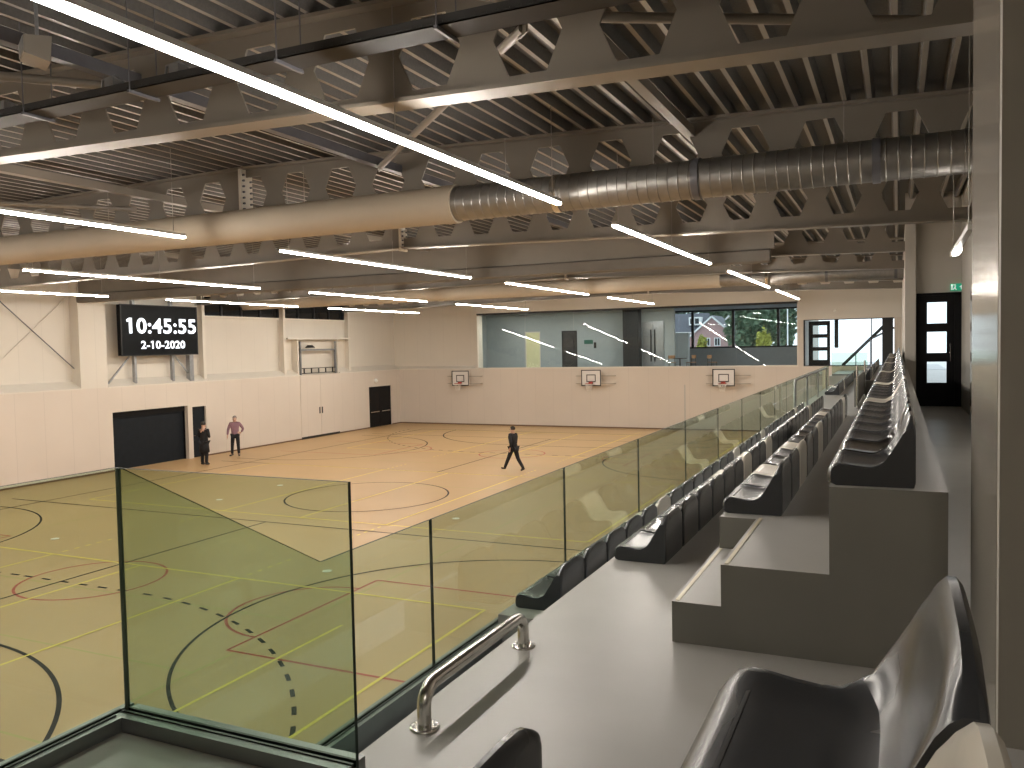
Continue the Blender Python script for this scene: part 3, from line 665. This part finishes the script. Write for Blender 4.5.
# steel foot bar
r = empty('steel_handrail', 'short polished steel grab bar bolted to the grey floor beside the glass', 'rail', (-1.84, 0, ZP))
pts = [(0,2.99,0.0),(0,2.99,0.09)] + [(0, 2.99+0.09*(1-math.cos(t)), 0.09+0.085*math.sin(t)) for t in (0.3,0.6,0.9,1.2,1.57)] + [(0, 4.03-0.09*(1-math.cos(t)), 0.09+0.085*math.sin(t)) for t in (1.57,1.2,0.9,0.6,0.3)] + [(0,4.03,0.09),(0,4.03,0.0)]
MB().tube(pts, 0.031, 16, cap=False).build('bar', M['chrome'], r)
for y in (2.99, 4.03):
    fl = MB().tube([(0,y,0.0),(0,y,0.008),(0,y,0.012)], [0.066,0.066,0.055], 24).build('flange', M['chrome'], r)
    mb = MB()
    for t in range(4): a = t*PI/2+0.6; mb.tube([(0.049*math.cos(a),y+0.049*math.sin(a),0.010),(0.049*math.cos(a),y+0.049*math.sin(a),0.020)],0.008,8)
    mb.build('screw', M['bolt'], fl)

# ------------------------------------------------------------------ seats
def seat_meshes():
    W = 0.272
    prof = [(0.30,0.0),(0.03,0.0),(0.0,0.012),(-0.004,0.045),(0.002,0.080),(0.020,0.103),(0.050,0.113),(0.10,0.109),(0.16,0.101),(0.22,0.096),(0.265,0.098),(0.30,0.110),
            (0.328,0.136),(0.346,0.175),(0.358,0.225),(0.370,0.285),(0.382,0.340),(0.392,0.372),(0.404,0.388),(0.418,0.388),(0.428,0.374),(0.432,0.34),(0.432,0.20),(0.432,0.03),(0.425,0.0)]
    vs_ = [-1,-0.985,-0.95,-0.88,-0.76,-0.6,-0.35,0,0.35,0.6,0.76,0.88,0.95,0.985,1]
    def pt(i, v):
        x, z = prof[i]; e = abs(v); s4 = max(0, (e-0.5)/0.5)**1.7; end = max(0, (e-0.93)/0.07)**2
        if 3 < i <= 11: z += 0.014*s4 - 0.010*end
        if 7 <= i <= 10: x -= s4*(0.008, 0.020, 0.033, 0.043)[i-7]
        if 0 < i < 9 and x < 0.12: x += 0.022*max(0, (e-0.7)/0.3)**2*(1-max(0, x)/0.12)
        if 11 <= i <= 18: x -= 0.050*s4*max(0, 1-abs(prof[i][1]-0.15)/0.26)
        if 11 <= i <= 18: z += 0.014*s4*max(0, 1-(prof[i][1]-0.11)/0.1) - (0.010*end if i < 16 else 0)
        if prof[i][1] > 0.2: z -= (0.006*e*e + 0.060*max(0, (e-0.42)/0.58)**2.2)*(prof[i][1]-0.2)/0.19
        if i >= 20: x -= 0.006*end
        return (x, v*W, z)
    out = []
    for nm, ids in (('seat_pan', list(range(0, 12))), ('backrest', [0] + list(range(11, len(prof))))):
        n, m = len(ids), len(vs_); V = [pt(i, v) for v in vs_ for i in ids]; F = []
        for j in range(m-1):
            for i in range(n): F.append((j*n+i, j*n+(i+1)%n, (j+1)*n+(i+1)%n, (j+1)*n+i))
        F.append(tuple(range(n))); F.append(tuple((m-1)*n+i for i in range(n))[::-1])
        mb = MB(); mb.add(V, F, 0, True); mb.v = [(x*0.945, y, z*0.905) for x, y, z in mb.v]; out.append((nm, mb))
    g = MB(); g.box((0.060,-0.21,0.098),(0.067,0.21,0.1022)); out.append(('drain_groove', g))
    return out
protos = {}
for key in ('seat', 'seat_b', 'seat_w'):
    ms = []
    for nm, mb in seat_meshes():
        o = mb.build(nm, M['rubber'] if nm == 'drain_groove' and key != 'seat_w' else (M['bolt'] if nm == 'drain_groove' else M[key]))
        md = o.data
        md.set_sharp_from_angle(angle=math.radians(38))
        bpy.data.objects.remove(o); ms.append((nm, md))
    protos[key] = ms
def seat(key, x, y, z, label, group):
    r = empty('stadium_seat', label, 'seat', (x, y, z), 0, group)
    for nm, md in protos[key]:
        if nm == 'drain_groove' and y > 9: continue
        o = bpy.data.objects.new(nm, md); COL.objects.link(o); o.parent = r
PIT = 0.58
CN = {'seat': 'dark grey', 'seat_b': 'black', 'seat_w': 'white'}
def row(name, x, z, y0, y1, special, start, group, i0=0):
    n = int(round((y1-y0)/PIT))
    for i in range(n):
        key = special.get(i+i0, 'seat')
        seat(key, x, y0 + (i+0.5)*PIT, z, '%s bucket seat, %s from %s' % (CN[key], ordinal(i+1), name), group)
W_, B_ = 'seat_w', 'seat_b'
row('the grab bar in the row along the glass', -2.765, 2.93, 5.86, 24.2, {5: W_, 13: W_, 18: W_, 28: W_, 8: B_, 16: B_}, 1, 'seats along the glass balustrade')
row('the grab bar in the second row up', -1.955, ZP, 5.92, 20.6, {1: B_, 6: W_, 9: W_, 13: B_, 19: W_}, 1, 'seats in the second row')
row('the grey steps in the third row up', -1.115, 3.81, 5.80, 13.95, {2: W_, 3: B_, 5: W_, 7: B_, 12: W_}, 1, 'seats in the third row')
row('the grey steps in the top row', -0.325, 4.266, 4.44, 39.3, {1: B_, 8: W_, 14: W_, 13: B_, 22: W_, 33: W_, 45: W_}, 1, 'seats in the top row')
row('the low rail in the second row up', -1.955, ZP, 26.1, 39.4, {4: W_, 15: W_}, 1, 'seats in the far part of the second row')
row('the low rail in the third row up', -1.115, 3.81, 26.1, 39.4, {3: W_, 11: W_, 20: B_}, 1, 'seats in the far part of the third row')
seat('seat', -0.308, 1.345, 4.266, 'large glossy dark grey bucket seat closest to the camera beside the pillar', 'seats in front of the camera')
seat('seat_w', -0.308, 0.765, 4.266, 'cut-off white bucket seat at the bottom corner by the pillar', 'seats in front of the camera')
seat('seat', -1.150, 1.455, 3.81, 'dark seat showing only the top of its backrest at the bottom of the view', 'seats in front of the camera')

# ------------------------------------------------------------------ handrails further along
r = empty('handrail', 'thin steel handrail on four posts in front of the far stretch of glass', 'rail', (-2.62, 0, 2.93))
MB().tube([(0,24.5,0.05),(0,24.5,0.84),(0,24.62,0.94),(0,35.9,0.94),(0,36.0,0.86),(0,36.0,0.05)],0.04,10).build('bar', M['galv'], r)
for y in (28.0, 32.0): MB().tube([(0,y,0),(0,y,0.92)],0.034,8).build('post', M['galv'], r)
r = empty('low_rail', 'low grey rail panel between two thin steel posts halfway along the stands', 'rail', (-0.9, 0, ZP))
bx(((-0.02,21.0,0.04),(0.02,26.0,0.70))).build('panel', M['step'], r)
for y in (20.9, 25.9): MB().tube([(0.05,y,0),(0.05,y,1.02)],0.022,8).build('post', M['chrome'], r)
# end-of-stands glass screen
r = empty('glass_balustrade', 'short glass balustrade across the far end of the stands', 'balustrade', (0,0,0))
pane(r, [(-2.7,2.95),(-1.2,2.95),(-1.2,4.4),(-2.7,4.4)], 1, 40.2)
bx(((-2.7,40.15,ZP),(-1.2,40.25,3.45))).build('base_channel', M['alu'], r)
r = empty('security_camera', 'tiny white camera on the far wall above the wide bright window', 'camera', (-3.0, YF-0.02, 6.55))
bx(((-0.08,-0.05,-0.05),(0.08,0,0.05))).build('mount', M['white'], r); MB().tube([(0,-0.05,0.0),(0,-0.2,-0.03),(0.02,-0.28,-0.05)],[0.06,0.07,0.05],12).build('body', M['white_mark'], r)

# ------------------------------------------------------------------ rooms behind the far wall
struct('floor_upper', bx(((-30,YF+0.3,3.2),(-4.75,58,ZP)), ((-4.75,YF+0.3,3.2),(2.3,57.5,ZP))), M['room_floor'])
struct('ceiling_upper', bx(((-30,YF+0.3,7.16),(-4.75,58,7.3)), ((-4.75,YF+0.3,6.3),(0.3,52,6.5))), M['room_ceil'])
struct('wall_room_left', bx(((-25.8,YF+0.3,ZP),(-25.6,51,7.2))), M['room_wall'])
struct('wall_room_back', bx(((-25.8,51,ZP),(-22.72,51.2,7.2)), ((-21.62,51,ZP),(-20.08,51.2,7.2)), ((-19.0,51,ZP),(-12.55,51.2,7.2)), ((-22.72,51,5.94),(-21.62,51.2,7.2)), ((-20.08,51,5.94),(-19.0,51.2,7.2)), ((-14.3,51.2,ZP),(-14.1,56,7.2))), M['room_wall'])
struct('partition', bx(((-4.88,YF+0.3,ZP),(-4.66,57.5,7.2))), M['plaster'])
d = struct('door_2', bx(((-22.72,51.02,ZP),(-22.66,51.16,5.94)), ((-21.68,51.02,ZP),(-21.62,51.16,5.94)), ((-22.72,51.02,5.88),(-21.62,51.16,5.94))), M['white']); bx(((-22.66,51.06,ZP),(-21.68,51.11,5.88))).build('leaf', M['room_yellow'], d)
d = struct('door_3', bx(((-20.08,51.02,ZP),(-20.02,51.16,5.94)), ((-19.06,51.02,ZP),(-19.0,51.16,5.94)), ((-20.08,51.02,5.88),(-19.0,51.16,5.94))), M['frame_black']); lf = bx(((-20.02,51.06,ZP),(-19.06,51.11,5.88))).build('leaf', M['room_door'], d)
MB().tube([(-19.25,51.03,4.2),(-19.25,51.03,5.5)],0.025,8).build('handle', M['rubber'], lf)
r = empty('wall_sign', 'small dark green sign on the room wall seen through the long window', 'sign', (-18.2, 50.96, 5.05))
bx(((-0.3,0,0),(0.3,0.03,0.26))).build('panel', mat('sign_green', (0.03,0.12,0.09), 0.5, var=0.05), r); bx(((0.36,0,-0.28),(0.52,0.03,0.1))).build('switch', M['rubber'], r)
struct('pillar', bx(((-15.55,49.9,ZP),(-14.55,50.6,7.2))), M['frame_black'])
r = empty('glass_double_door', 'grey double door with tall dark pull handles behind the long window', 'door', (-13.9, 50.9, ZP))
for s in (-1, 1):
    lf = bx(((min(s*0.01,s*0.68),0,0),(max(s*0.01,s*0.68),0.06,3.0))).build('leaf', M['galv'], r)
    MB().tube([(s*0.12,-0.06,0.5),(s*0.12,-0.06,2.5)],0.04,8).build('handle', M['rubber'], lf)
# outside window of the room
zb_, zt_ = 4.66, 7.05
wf = struct('window_5', bx(((-14.1,56,zt_),(-4.8,56.2,7.2)), ((-14.1,56,zb_-0.06),(-4.8,56.14,zb_+0.04)), *[((x-0.09,56,zb_),(x+0.09,56.14,zt_)) for x in (-14.0,-12.55,-9.86,-7.0,-4.88)]), M['frame_black'])
for a, b in ((-13.9,-12.65),(-12.46,-9.95),(-9.77,-7.1),(-6.9,-4.98)): bx(((a,56.06,zb_+0.04),(b,56.075,zt_))).build('pane', M['clear'], wf)
struct('wall_room_window', bx(((-14.1,56,ZP),(-4.8,56.2,zb_-0.06)), ((-14.6,56,ZP),(-14.1,56.2,7.2))), M['sill_grey'])
for i, x in enumerate((-22.5, -18.5, -14.0, -9.5, -6.5)):
    r = empty('ceiling_light', 'round ceiling light in the room behind the long window, %s from the pale upper wall' % ordinal(i+1), 'lamp', (x, 48.2, 7.11))
    MB().tube([(0,0,0.0),(0,0,0.06)],0.3,20).build('housing', M['led_house'], r); MB().tube([(0,0,-0.01),(0,0,0.0)],0.27,20).build('diffuser', M['led'], r)
def room_chair(x, y, rz, label):
    r = empty('wooden_chair', label, 'chair', (x, y, ZP), rz, 'chairs in the room behind the long window')
    bx(((-0.21,-0.2,0.44),(0.21,0.2,0.47))).build('seat', M['wood'], r); mb = MB(); mb.prism([(-0.2,0.68),(0.2,0.68),(0.21,0.88),(-0.21,0.88)],1,0.19,0.215); mb.build('backrest', M['wood'], r)
    for a in (-1, 1):
        MB().tube([(a*0.18,-0.17,0.45),(a*0.2,-0.2,0)],0.014,8).build('leg', M['rubber'], r); MB().tube([(a*0.19,0.2,0.86),(a*0.18,0.18,0.45),(a*0.2,0.22,0)],0.014,8).build('leg', M['rubber'], r)
room_chair(-12.3, 49.3, 0.4, 'wooden chair farthest from the outside window, beside the dark round table'); room_chair(-11.2, 49.5, -0.7, 'wooden chair standing between the dark round table and the pale blue column'); room_chair(-9.9, 49.3, 2.4, 'wooden chair standing alone below the sill of the outside window')
r = empty('round_table', 'small dark round table between the wooden chairs behind the window', 'table', (-11.75, 49.0, ZP))
MB().tube([(0,0,0.68),(0,0,0.72)],0.4,24).build('table_top', M['rubber'], r); MB().tube([(0,0,0.02),(0,0,0.68)],0.035,10).build('leg', M['rubber'], r); MB().tube([(0,0,0),(0,0,0.03)],[0.26,0.24],20).build('base', M['rubber'], r)
struct('column', bx(((-13.3,53.2,ZP),(-12.2,53.6,5.65))), mat('pale_blue_paint', (0.62,0.70,0.74), 0.6, var=0.03))
# open door leaf and stair in the bright lobby
r = empty('open_door', 'black door leaf with three stacked panes standing in the bright lobby', 'door', (-4.4, YF+0.75, ZP))
mb = MB(); W, H = 1.1, 2.66; fx = 0.22; zs = [(0.55,1.05),(1.25,1.75),(1.95,2.42)]
mb.box((0,0,0),(fx,0.06,H)); mb.box((W-0.16,0,0),(W,0.06,H)); zz = 0
for a, b in zs: mb.box((fx,0,zz),(W-0.16,0.06,a)); zz = b
mb.box((fx,0,zz),(W-0.16,0.06,H)); mb.build('leaf', M['black_door'], r)
for a, b in zs: bx(((fx,0.024,a),(W-0.16,0.036,b))).build('pane', M['clear'], r)
struct('column', bx(((-3.15,49.0,4.55),(-2.95,49.2,6.3))), M['frame_black'])
r = empty('stair_handrail', 'dark sloping stair handrail climbing across the bright lobby window', 'rail', (0, 50.2, 0))
mb = MB(); mb.bar((-2.8,0,3.55),(-0.1,0,6.3),0.10,0.16); mb.build('stringer', M['frame_black'], r)
mb = MB(); mb.bar((-2.7,-0.3,3.7),(-1.35,-0.3,5.0),0.06,0.08); mb.bar((-1.35,-0.3,5.0),(-0.15,-0.3,5.6),0.06,0.10); mb.build('bar', M['dark_tube'], r)
for x, zt in ((-2.1,4.28),(-1.35,5.0),(-0.6,5.36)): MB().tube([(x,-0.3,ZP),(x,-0.3,zt)],0.025,8).build('post', M['dark_tube'], r)
# terrace outside, low parapet seen through the gallery door
struct('ground', bx(((-90,57.5,-0.3),(60,200,-0.02)), ((2.5,-20,-0.3),(60,57.5,-0.02))), M['pave'])
# houses across the street
def house(x, y, w, d, eave, ridge, label):
    r = empty('house', label, 'house', (x, y, 0))
    mb = MB(); mb.prism([(-w/2,0),(w/2,0),(w/2,eave),(0,ridge),(-w/2,eave)],1,0,d); mb.build('wall', M['brick'], r)
    mb = MB(); t = 0.25
    for s in (-1, 1): mb.prism([(0,ridge+0.02),(s*(w/2+0.4),eave-0.4*(ridge-eave)/(w/2)+0.02),(s*(w/2+0.4),eave-0.4*(ridge-eave)/(w/2)+t),(0,ridge+t+0.08)],1,-0.4,d)
    mb.build('roof', M['roof_tile'], r)
    mb = MB()
    for s in (-1, 1): mb.bar((0,-0.42,ridge+0.1),(s*(w/2+0.4),-0.42,eave-0.4*(ridge-eave)/(w/2)+0.1),0.08,0.28)
    mb.build('bargeboard', M['house_white'], r)
    for zx, zz in ((-0.9,4.3),(0.9,4.3),(-1.0,1.2),(1.0,1.2)):
        fr = bx(((zx-0.55,-0.06,zz),(zx+0.55,0.02,zz+1.5))).build('window', M['house_white'], r); bx(((zx-0.42,-0.08,zz+0.12),(zx-0.05,-0.05,zz+1.38)), ((zx+0.05,-0.08,zz+0.12),(zx+0.42,-0.05,zz+1.38))).build('pane', M['dark_glass'], fr)
    return r
house(-30.1, 150, 7.3, 9, 6.3, 9.5, 'pale brick house with a pointed gable and white windows seen through the far window')
house(-29.0, 161, 6.6, 9, 6.4, 9.9, 'brick house half hidden behind its pointed neighbour through the far window')
r = empty('house', 'long house with a dark tiled roof and a white dormer beside the pointed gable', 'house', (-41, 172, 0))
bx(((-14,0,0),(4.5,9,7.3))).build('wall', M['brick'], r); mb = MB(); mb.prism([(-0.6,7.1),(4.5,11.2),(9.6,7.1)],0,-14,5); mb.build('roof', M['roof_tile'], r)
bx(((1.6,0.4,8.6),(4.0,3.0,10.3))).build('dormer', M['house_white'], r); bx(((1.9,0.32,8.9),(2.7,0.42,10.0)), ((2.9,0.32,8.9),(3.7,0.42,10.0))).build('pane', M['dark_glass'], r)
bx(((-14,-0.7,6.95),(5,-0.5,7.2))).build('gutter', M['house_white'], r)
def tree(x, y, h, rad, m, label, n=1300, squash=1.0):
    r = empty('tree', label, 'tree', (x, y, 0)); q = random.Random(int(x*100+y*7))
    MB().tube([(0,0,0),(0.1,0,h*0.35),(0,0.1,h*0.7)],[0.22,0.16,0.06],8).build('trunk', M['bark'], r)
    mb = MB()
    for i in range(n):
        while True:
            p = Vector((q.uniform(-1,1),q.uniform(-1,1),q.uniform(-1,1)))
            if 0.15 < p.length < 1: break
        k_ = 0.75+0.25*math.sin(p.x*5+x)*math.cos(p.z*6+p.y*4); c = Vector((p.x*rad*k_, p.y*rad*k_, h*0.58+p.z*h*0.44*k_))
        a = Vector((q.uniform(-1,1),q.uniform(-1,1),q.uniform(-1,1))).normalized(); b = a.orthogonal().normalized(); c2 = a.cross(b); s = q.uniform(0.25,0.6)*(1.4 if rad > 3 else 0.8)
        mb.add([c-b*s, c+c2*s*0.6, c+b*s, c-c2*s*0.6], [(0,1,2,3)])
    mb.build('foliage', m, r, fix=False)
L_ = M['leaf']
tree(-22.6, 142, 15, 4.0, L_, 'dark green tree behind the yellow bush in the far window, beside the brick houses', 2200)
tree(-19.2, 150, 17, 3.6, L_, 'dark green tree directly behind the yellow bush in the far window', 2200)
tree(-15.3, 131, 15, 2.3, L_, 'slender dark green tree behind the white lamp post in the far window', 2600)
for i, (x, y, t) in enumerate(((-62, 205, 'above the long dark roof'), (-50, 200, 'behind the white dormer'), (-41, 208, 'behind the pointed gable'), (-32.5, 200, 'behind the half hidden brick house'))):
    tree(x, y, 19, 6.2, L_, 'tall green tree far away ' + t, 1800)
tree(-17.7, 125, 7.0, 1.35, M['leaf_y'], 'yellow-green bushy tree outside the far window', 900); tree(-26.6, 125, 6.6, 0.9, M['leaf_y'], 'slim yellowing tree in front of the brick house', 500)
lp = MB().tube([(-13.75,120,0),(-13.75,120,13)],[0.10,0.07],10).build('lamp_post', M['house_white']); tag(lp, 'thin white lamp post outside the far window', 'lamp post'); bx(((-13.85,119.0,12.9),(-13.65,120.1,13.0))).build('lamp_head', M['galv'], lp)

# ------------------------------------------------------------------ people
def skin_obj(name, chains, m, parent, sub=1):
    """chains: list of [(pos, r), ...]; chains that share a position are welded"""
    vs_, rs, es, idx = [], [], [], {}
    for ch in chains:
        prev = None
        for p, rd in ch:
            key = tuple(round(c, 4) for c in p)
            if key not in idx: idx[key] = len(vs_); vs_.append(p); rs.append(rd)
            i = idx[key]
            if prev is not None and prev != i: es.append((prev, i))
            prev = i
    me = bpy.data.meshes.new(name); me.from_pydata(vs_, es, []); o = bpy.data.objects.new(name, me); COL.objects.link(o)
    md = o.modifiers.new('skin', 'SKIN'); md.use_smooth_shade = True
    lay = me.skin_vertices[0].data
    for i, rd in enumerate(rs): lay[i].radius = rd if isinstance(rd, tuple) else (rd, rd)
    lay[0].use_root = True
    s = o.modifiers.new('sub', 'SUBSURF'); s.levels = sub; s.render_levels = sub
    dg = bpy.context.evaluated_depsgraph_get(); me2 = bpy.data.meshes.new_from_object(o.evaluated_get(dg))
    o2 = bpy.data.objects.new(name, me2); COL.objects.link(o2); bpy.data.objects.remove(o)
    me2.materials.clear(); me2.materials.append(m); o2.parent = parent
    for p in me2.polygons: p.use_smooth = True
    return o2
def V3(*a): return tuple(a)
def person(loc, rz, label, pose, top, hair_m, coat=None, scale=1.0, bald=False):
    """faces local -Y"""
    r = empty('person', label, 'person', loc, rz, None, (scale,)*3)
    J = dict(pelvis=(0,0,0.95), belly=(0,-0.01,1.10), chest=(0,-0.01,1.32), neck=(0,0,1.50), head=(0,-0.02,1.60), crown=(0,-0.005,1.725))
    lean = pose.get('lean', 0)
    def L(p): return (p[0], p[1]-lean*(p[2]-0.95), p[2])
    J = {k_: L(v) for k_, v in J.items()}
    body = [[(J['pelvis'],(0.155,0.11)),(J['belly'],(0.145,0.11)),(J['chest'],(0.150,0.10)),(J['neck'],0.058),(J['head'],(0.078,0.092)),(J['crown'],(0.062,0.075))]]
    # nose and ears grow from the head
    hx, hy, hz = J['head']
    body.append([(J['head'],(0.078,0.092)),((hx,hy-0.115,hz+0.005),0.013)])
    for s in (-1, 1): body.append([(J['head'],(0.078,0.092)),((hx+s*0.09,hy+0.01,hz+0.01),0.018)])
    arms, legs, feet = [], [], []
    for s, key in ((1,'r'),(-1,'l')):
        sh = L((s*0.19,0,1.43)); el, wr, dirn = pose['arm_'+key]; el = L(el); wr = L(wr)
        a = [(J['chest'],(0.150,0.10)),(sh,0.062),(el,0.043),(wr,0.030)]; body.append(a); arms.append(a)
        d = Vector(dirn).normalized(); wv = Vector(wr); pl = wv + d*0.075; sd = Vector((0,1,0)) if abs(d.y) < 0.7 else Vector((1,0,0)); sd = (sd - d*sd.dot(d)).normalized()
        body.append([(wr,0.030),(tuple(pl),(0.036,0.026))])
        for f in range(4):
            b = pl + sd*(f-1.5)*0.021; ln_ = (0.06,0.072,0.068,0.052)[f]; cur = d.cross(sd)*0.012*s
            body.append([(tuple(pl),(0.036,0.026)),(tuple(b+d*0.03),0.0095),(tuple(b+d*(0.03+ln_*0.55)+cur*0.5),0.0085),(tuple(b+d*(0.03+ln_)+cur*1.6),0.007)])
        tb = wv + d*0.035 - sd*0.035; body.append([(tuple(wv+d*0.03),0.024),(tuple(tb),0.011),(tuple(tb+d*0.045-sd*0.012),0.009)]); body.append([(wr,0.030),(tuple(wv+d*0.03),0.024)])
        kn, an, toe = pose['leg_'+key]; hp = (s*0.095,0,0.90)
        lg = [(J['pelvis'],(0.155,0.11)),(hp,0.092),(kn,0.062),(an,0.042)]; body.append(lg); legs.append(lg)
        feet.append((an, toe))
        body.append([(an,0.042),(tuple(Vector(an).lerp(Vector(toe),0.8)),0.03)])
    b = skin_obj('body', body, M['skin'], r)
    k_ = lambda ch, add, upto=None: [(p, tuple(c+add for c in q) if isinstance(q, tuple) else q+add) for p, q in ch][:upto]
    torso = [((0,0,0.83),(0.168,0.128)),(J['pelvis'],(0.178,0.134)),(J['belly'],(0.172,0.138)),(J['chest'],(0.200,0.145)),((0,J['chest'][1]*0.6+J['neck'][1]*0.4,1.425),(0.150,0.115)),((J['neck'][0],J['neck'][1],J['neck'][2]+0.025),0.076)]
    up_ = [torso] + [[torso[3]] + k_(a, 0.018)[1:3] + [(tuple(Vector(a[2][0]).lerp(Vector(a[3][0]),0.93)),0.042)] for a in arms]
    if coat:
        mb = MB(); n = 24; prof_ = [(1.06,0.165,0.135),(0.95,0.185,0.150),(0.5*(0.95+coat),0.200,0.175),(coat,0.212,0.195),(coat+0.005,0.19,0.17),(0.93,0.165,0.13)]
        V = [(a_*math.cos(2*PI*i/n), b_*math.sin(2*PI*i/n)-lean*(z_-0.95), z_) for z_, a_, b_ in prof_ for i in range(n)]
        F = [(j*n+i, j*n+(i+1)%n, (j+1)*n+(i+1)%n, (j+1)*n+i) for j in range(len(prof_)-1) for i in range(n)]
        mb.add(V, F, 0, True); mb.build('coat_skirt', top, r)
    skin_obj('coat' if coat else 'shirt', up_, top, r)
    tr = [[(J['pelvis'],(0.168,0.122))] + [(p, (q if not isinstance(q, tuple) else q[0])+0.016) for p, q in lg[1:3]] + [(tuple(Vector(lg[2][0]).lerp(Vector(lg[3][0]),1.06)),0.060)] for lg in legs]
    skin_obj('trousers', tr, M['trouser'], r)
    for an, toe in feet:
        a, t = Vector(an), Vector(toe); f = (t-a); f.z = 0; f.normalize(); up_v = Vector((0,0,1))
        base = t*0.0 + a; sole = min(an[2], toe[2]+0.05)-0.055
        skin_obj('shoe', [[(tuple(a+Vector((0,0,0.0))),0.05),(tuple(a.lerp(t,0.5)-Vector((0,0,0.02))),(0.048,0.045)),(tuple(t),(0.045,0.034))], [(tuple(a),0.05),(tuple(a-f*0.05-Vector((0,0,0.03))),0.04)]], M['shoe'], r)
    if not bald:
        mb = MB(); n, mr = 14, 7; V, F = [], []
        c = Vector((J['crown'][0],J['crown'][1]+0.018,J['crown'][2]-0.055))
        for j in range(mr+1):
            th = (PI*0.62)*j/mr
            for i in range(n):
                ph = 2*PI*i/n; fr_ = 1.0 if math.sin(ph) > -0.3 else 0.72
                t2 = th*fr_; V.append(c + Vector((0.092*math.sin(t2)*math.cos(ph), 0.108*math.sin(t2)*math.sin(ph), 0.105*math.cos(t2))))
        for j in range(mr):
            for i in range(n): F.append((j*n+i, j*n+(i+1)%n, (j+1)*n+(i+1)%n, (j+1)*n+i))
        mb.add(V, F, 0, True); mb.build('hair', hair_m, r)
    mb = MB()
    for s in (-1, 1): mb.tube([(hx+s*0.032,hy-0.088,hz+0.035),(hx+s*0.032,hy-0.1,hz+0.035)],0.010,8)
    mb.build('eyes', M['rubber'], r)
    mb = MB(); mb.box((hx-0.026,hy-0.10,hz-0.048),(hx+0.026,hy-0.088,hz-0.040)); mb.build('mouth', mat('lips', (0.32,0.12,0.10), 0.6, var=0.05), r)
    return r
# man walking across the court towards the long wall
walk = dict(lean=0.05, arm_r=((0.27,0.10,1.16),(0.25,0.02,0.93),(0,-0.2,-1)), arm_l=((-0.25,-0.10,1.17),(-0.22,-0.30,1.00),(0,-0.5,-1)),
            leg_r=((0.09,-0.20,0.50),(0.09,-0.40,0.115),(0.09,-0.58,0.10)), leg_l=((-0.09,0.14,0.48),(-0.09,0.40,0.13),(-0.09,0.26,0.035)))
person((-13.94, 29.95, 0), -PI/2-0.25, 'man in a dark suit striding across the sports floor', walk, M['dark_cloth'], M['hair'], coat=0.80, scale=1.02)
stand1 = dict(arm_r=((0.25,0.02,1.16),(0.16,-0.16,1.08),(-1,-0.3,0.1)), arm_l=((-0.25,0.02,1.16),(-0.15,-0.17,1.12),(1,-0.3,0.1)),
             leg_r=((0.10,-0.01,0.49),(0.10,0.02,0.09),(0.12,-0.15,0.04)), leg_l=((-0.10,-0.01,0.49),(-0.10,0.02,0.09),(-0.12,-0.15,0.04)))
person((-27.93, 27.43, 0), PI+0.15, 'person in a long black coat standing in front of the narrow grey door', stand1, M['dark_cloth'], M['hair'], coat=0.52, scale=1.10)
stand2 = dict(arm_r=((0.33,0.10,1.18),(0.24,0.06,1.02),(-0.7,0.3,-0.6)), arm_l=((-0.29,-0.02,1.16),(-0.30,-0.12,0.92),(0,-0.15,-1)),
             leg_r=((0.12,-0.02,0.49),(0.13,0.02,0.09),(0.18,-0.14,0.04)), leg_l=((-0.13,-0.02,0.49),(-0.16,0.02,0.09),(-0.24,-0.13,0.04)))
person((-28.82, 30.28, 0), 0.55, 'man in a mauve shirt and dark trousers standing by the pale wall', stand2, M['shirt'], M['hair_g'], scale=1.10)
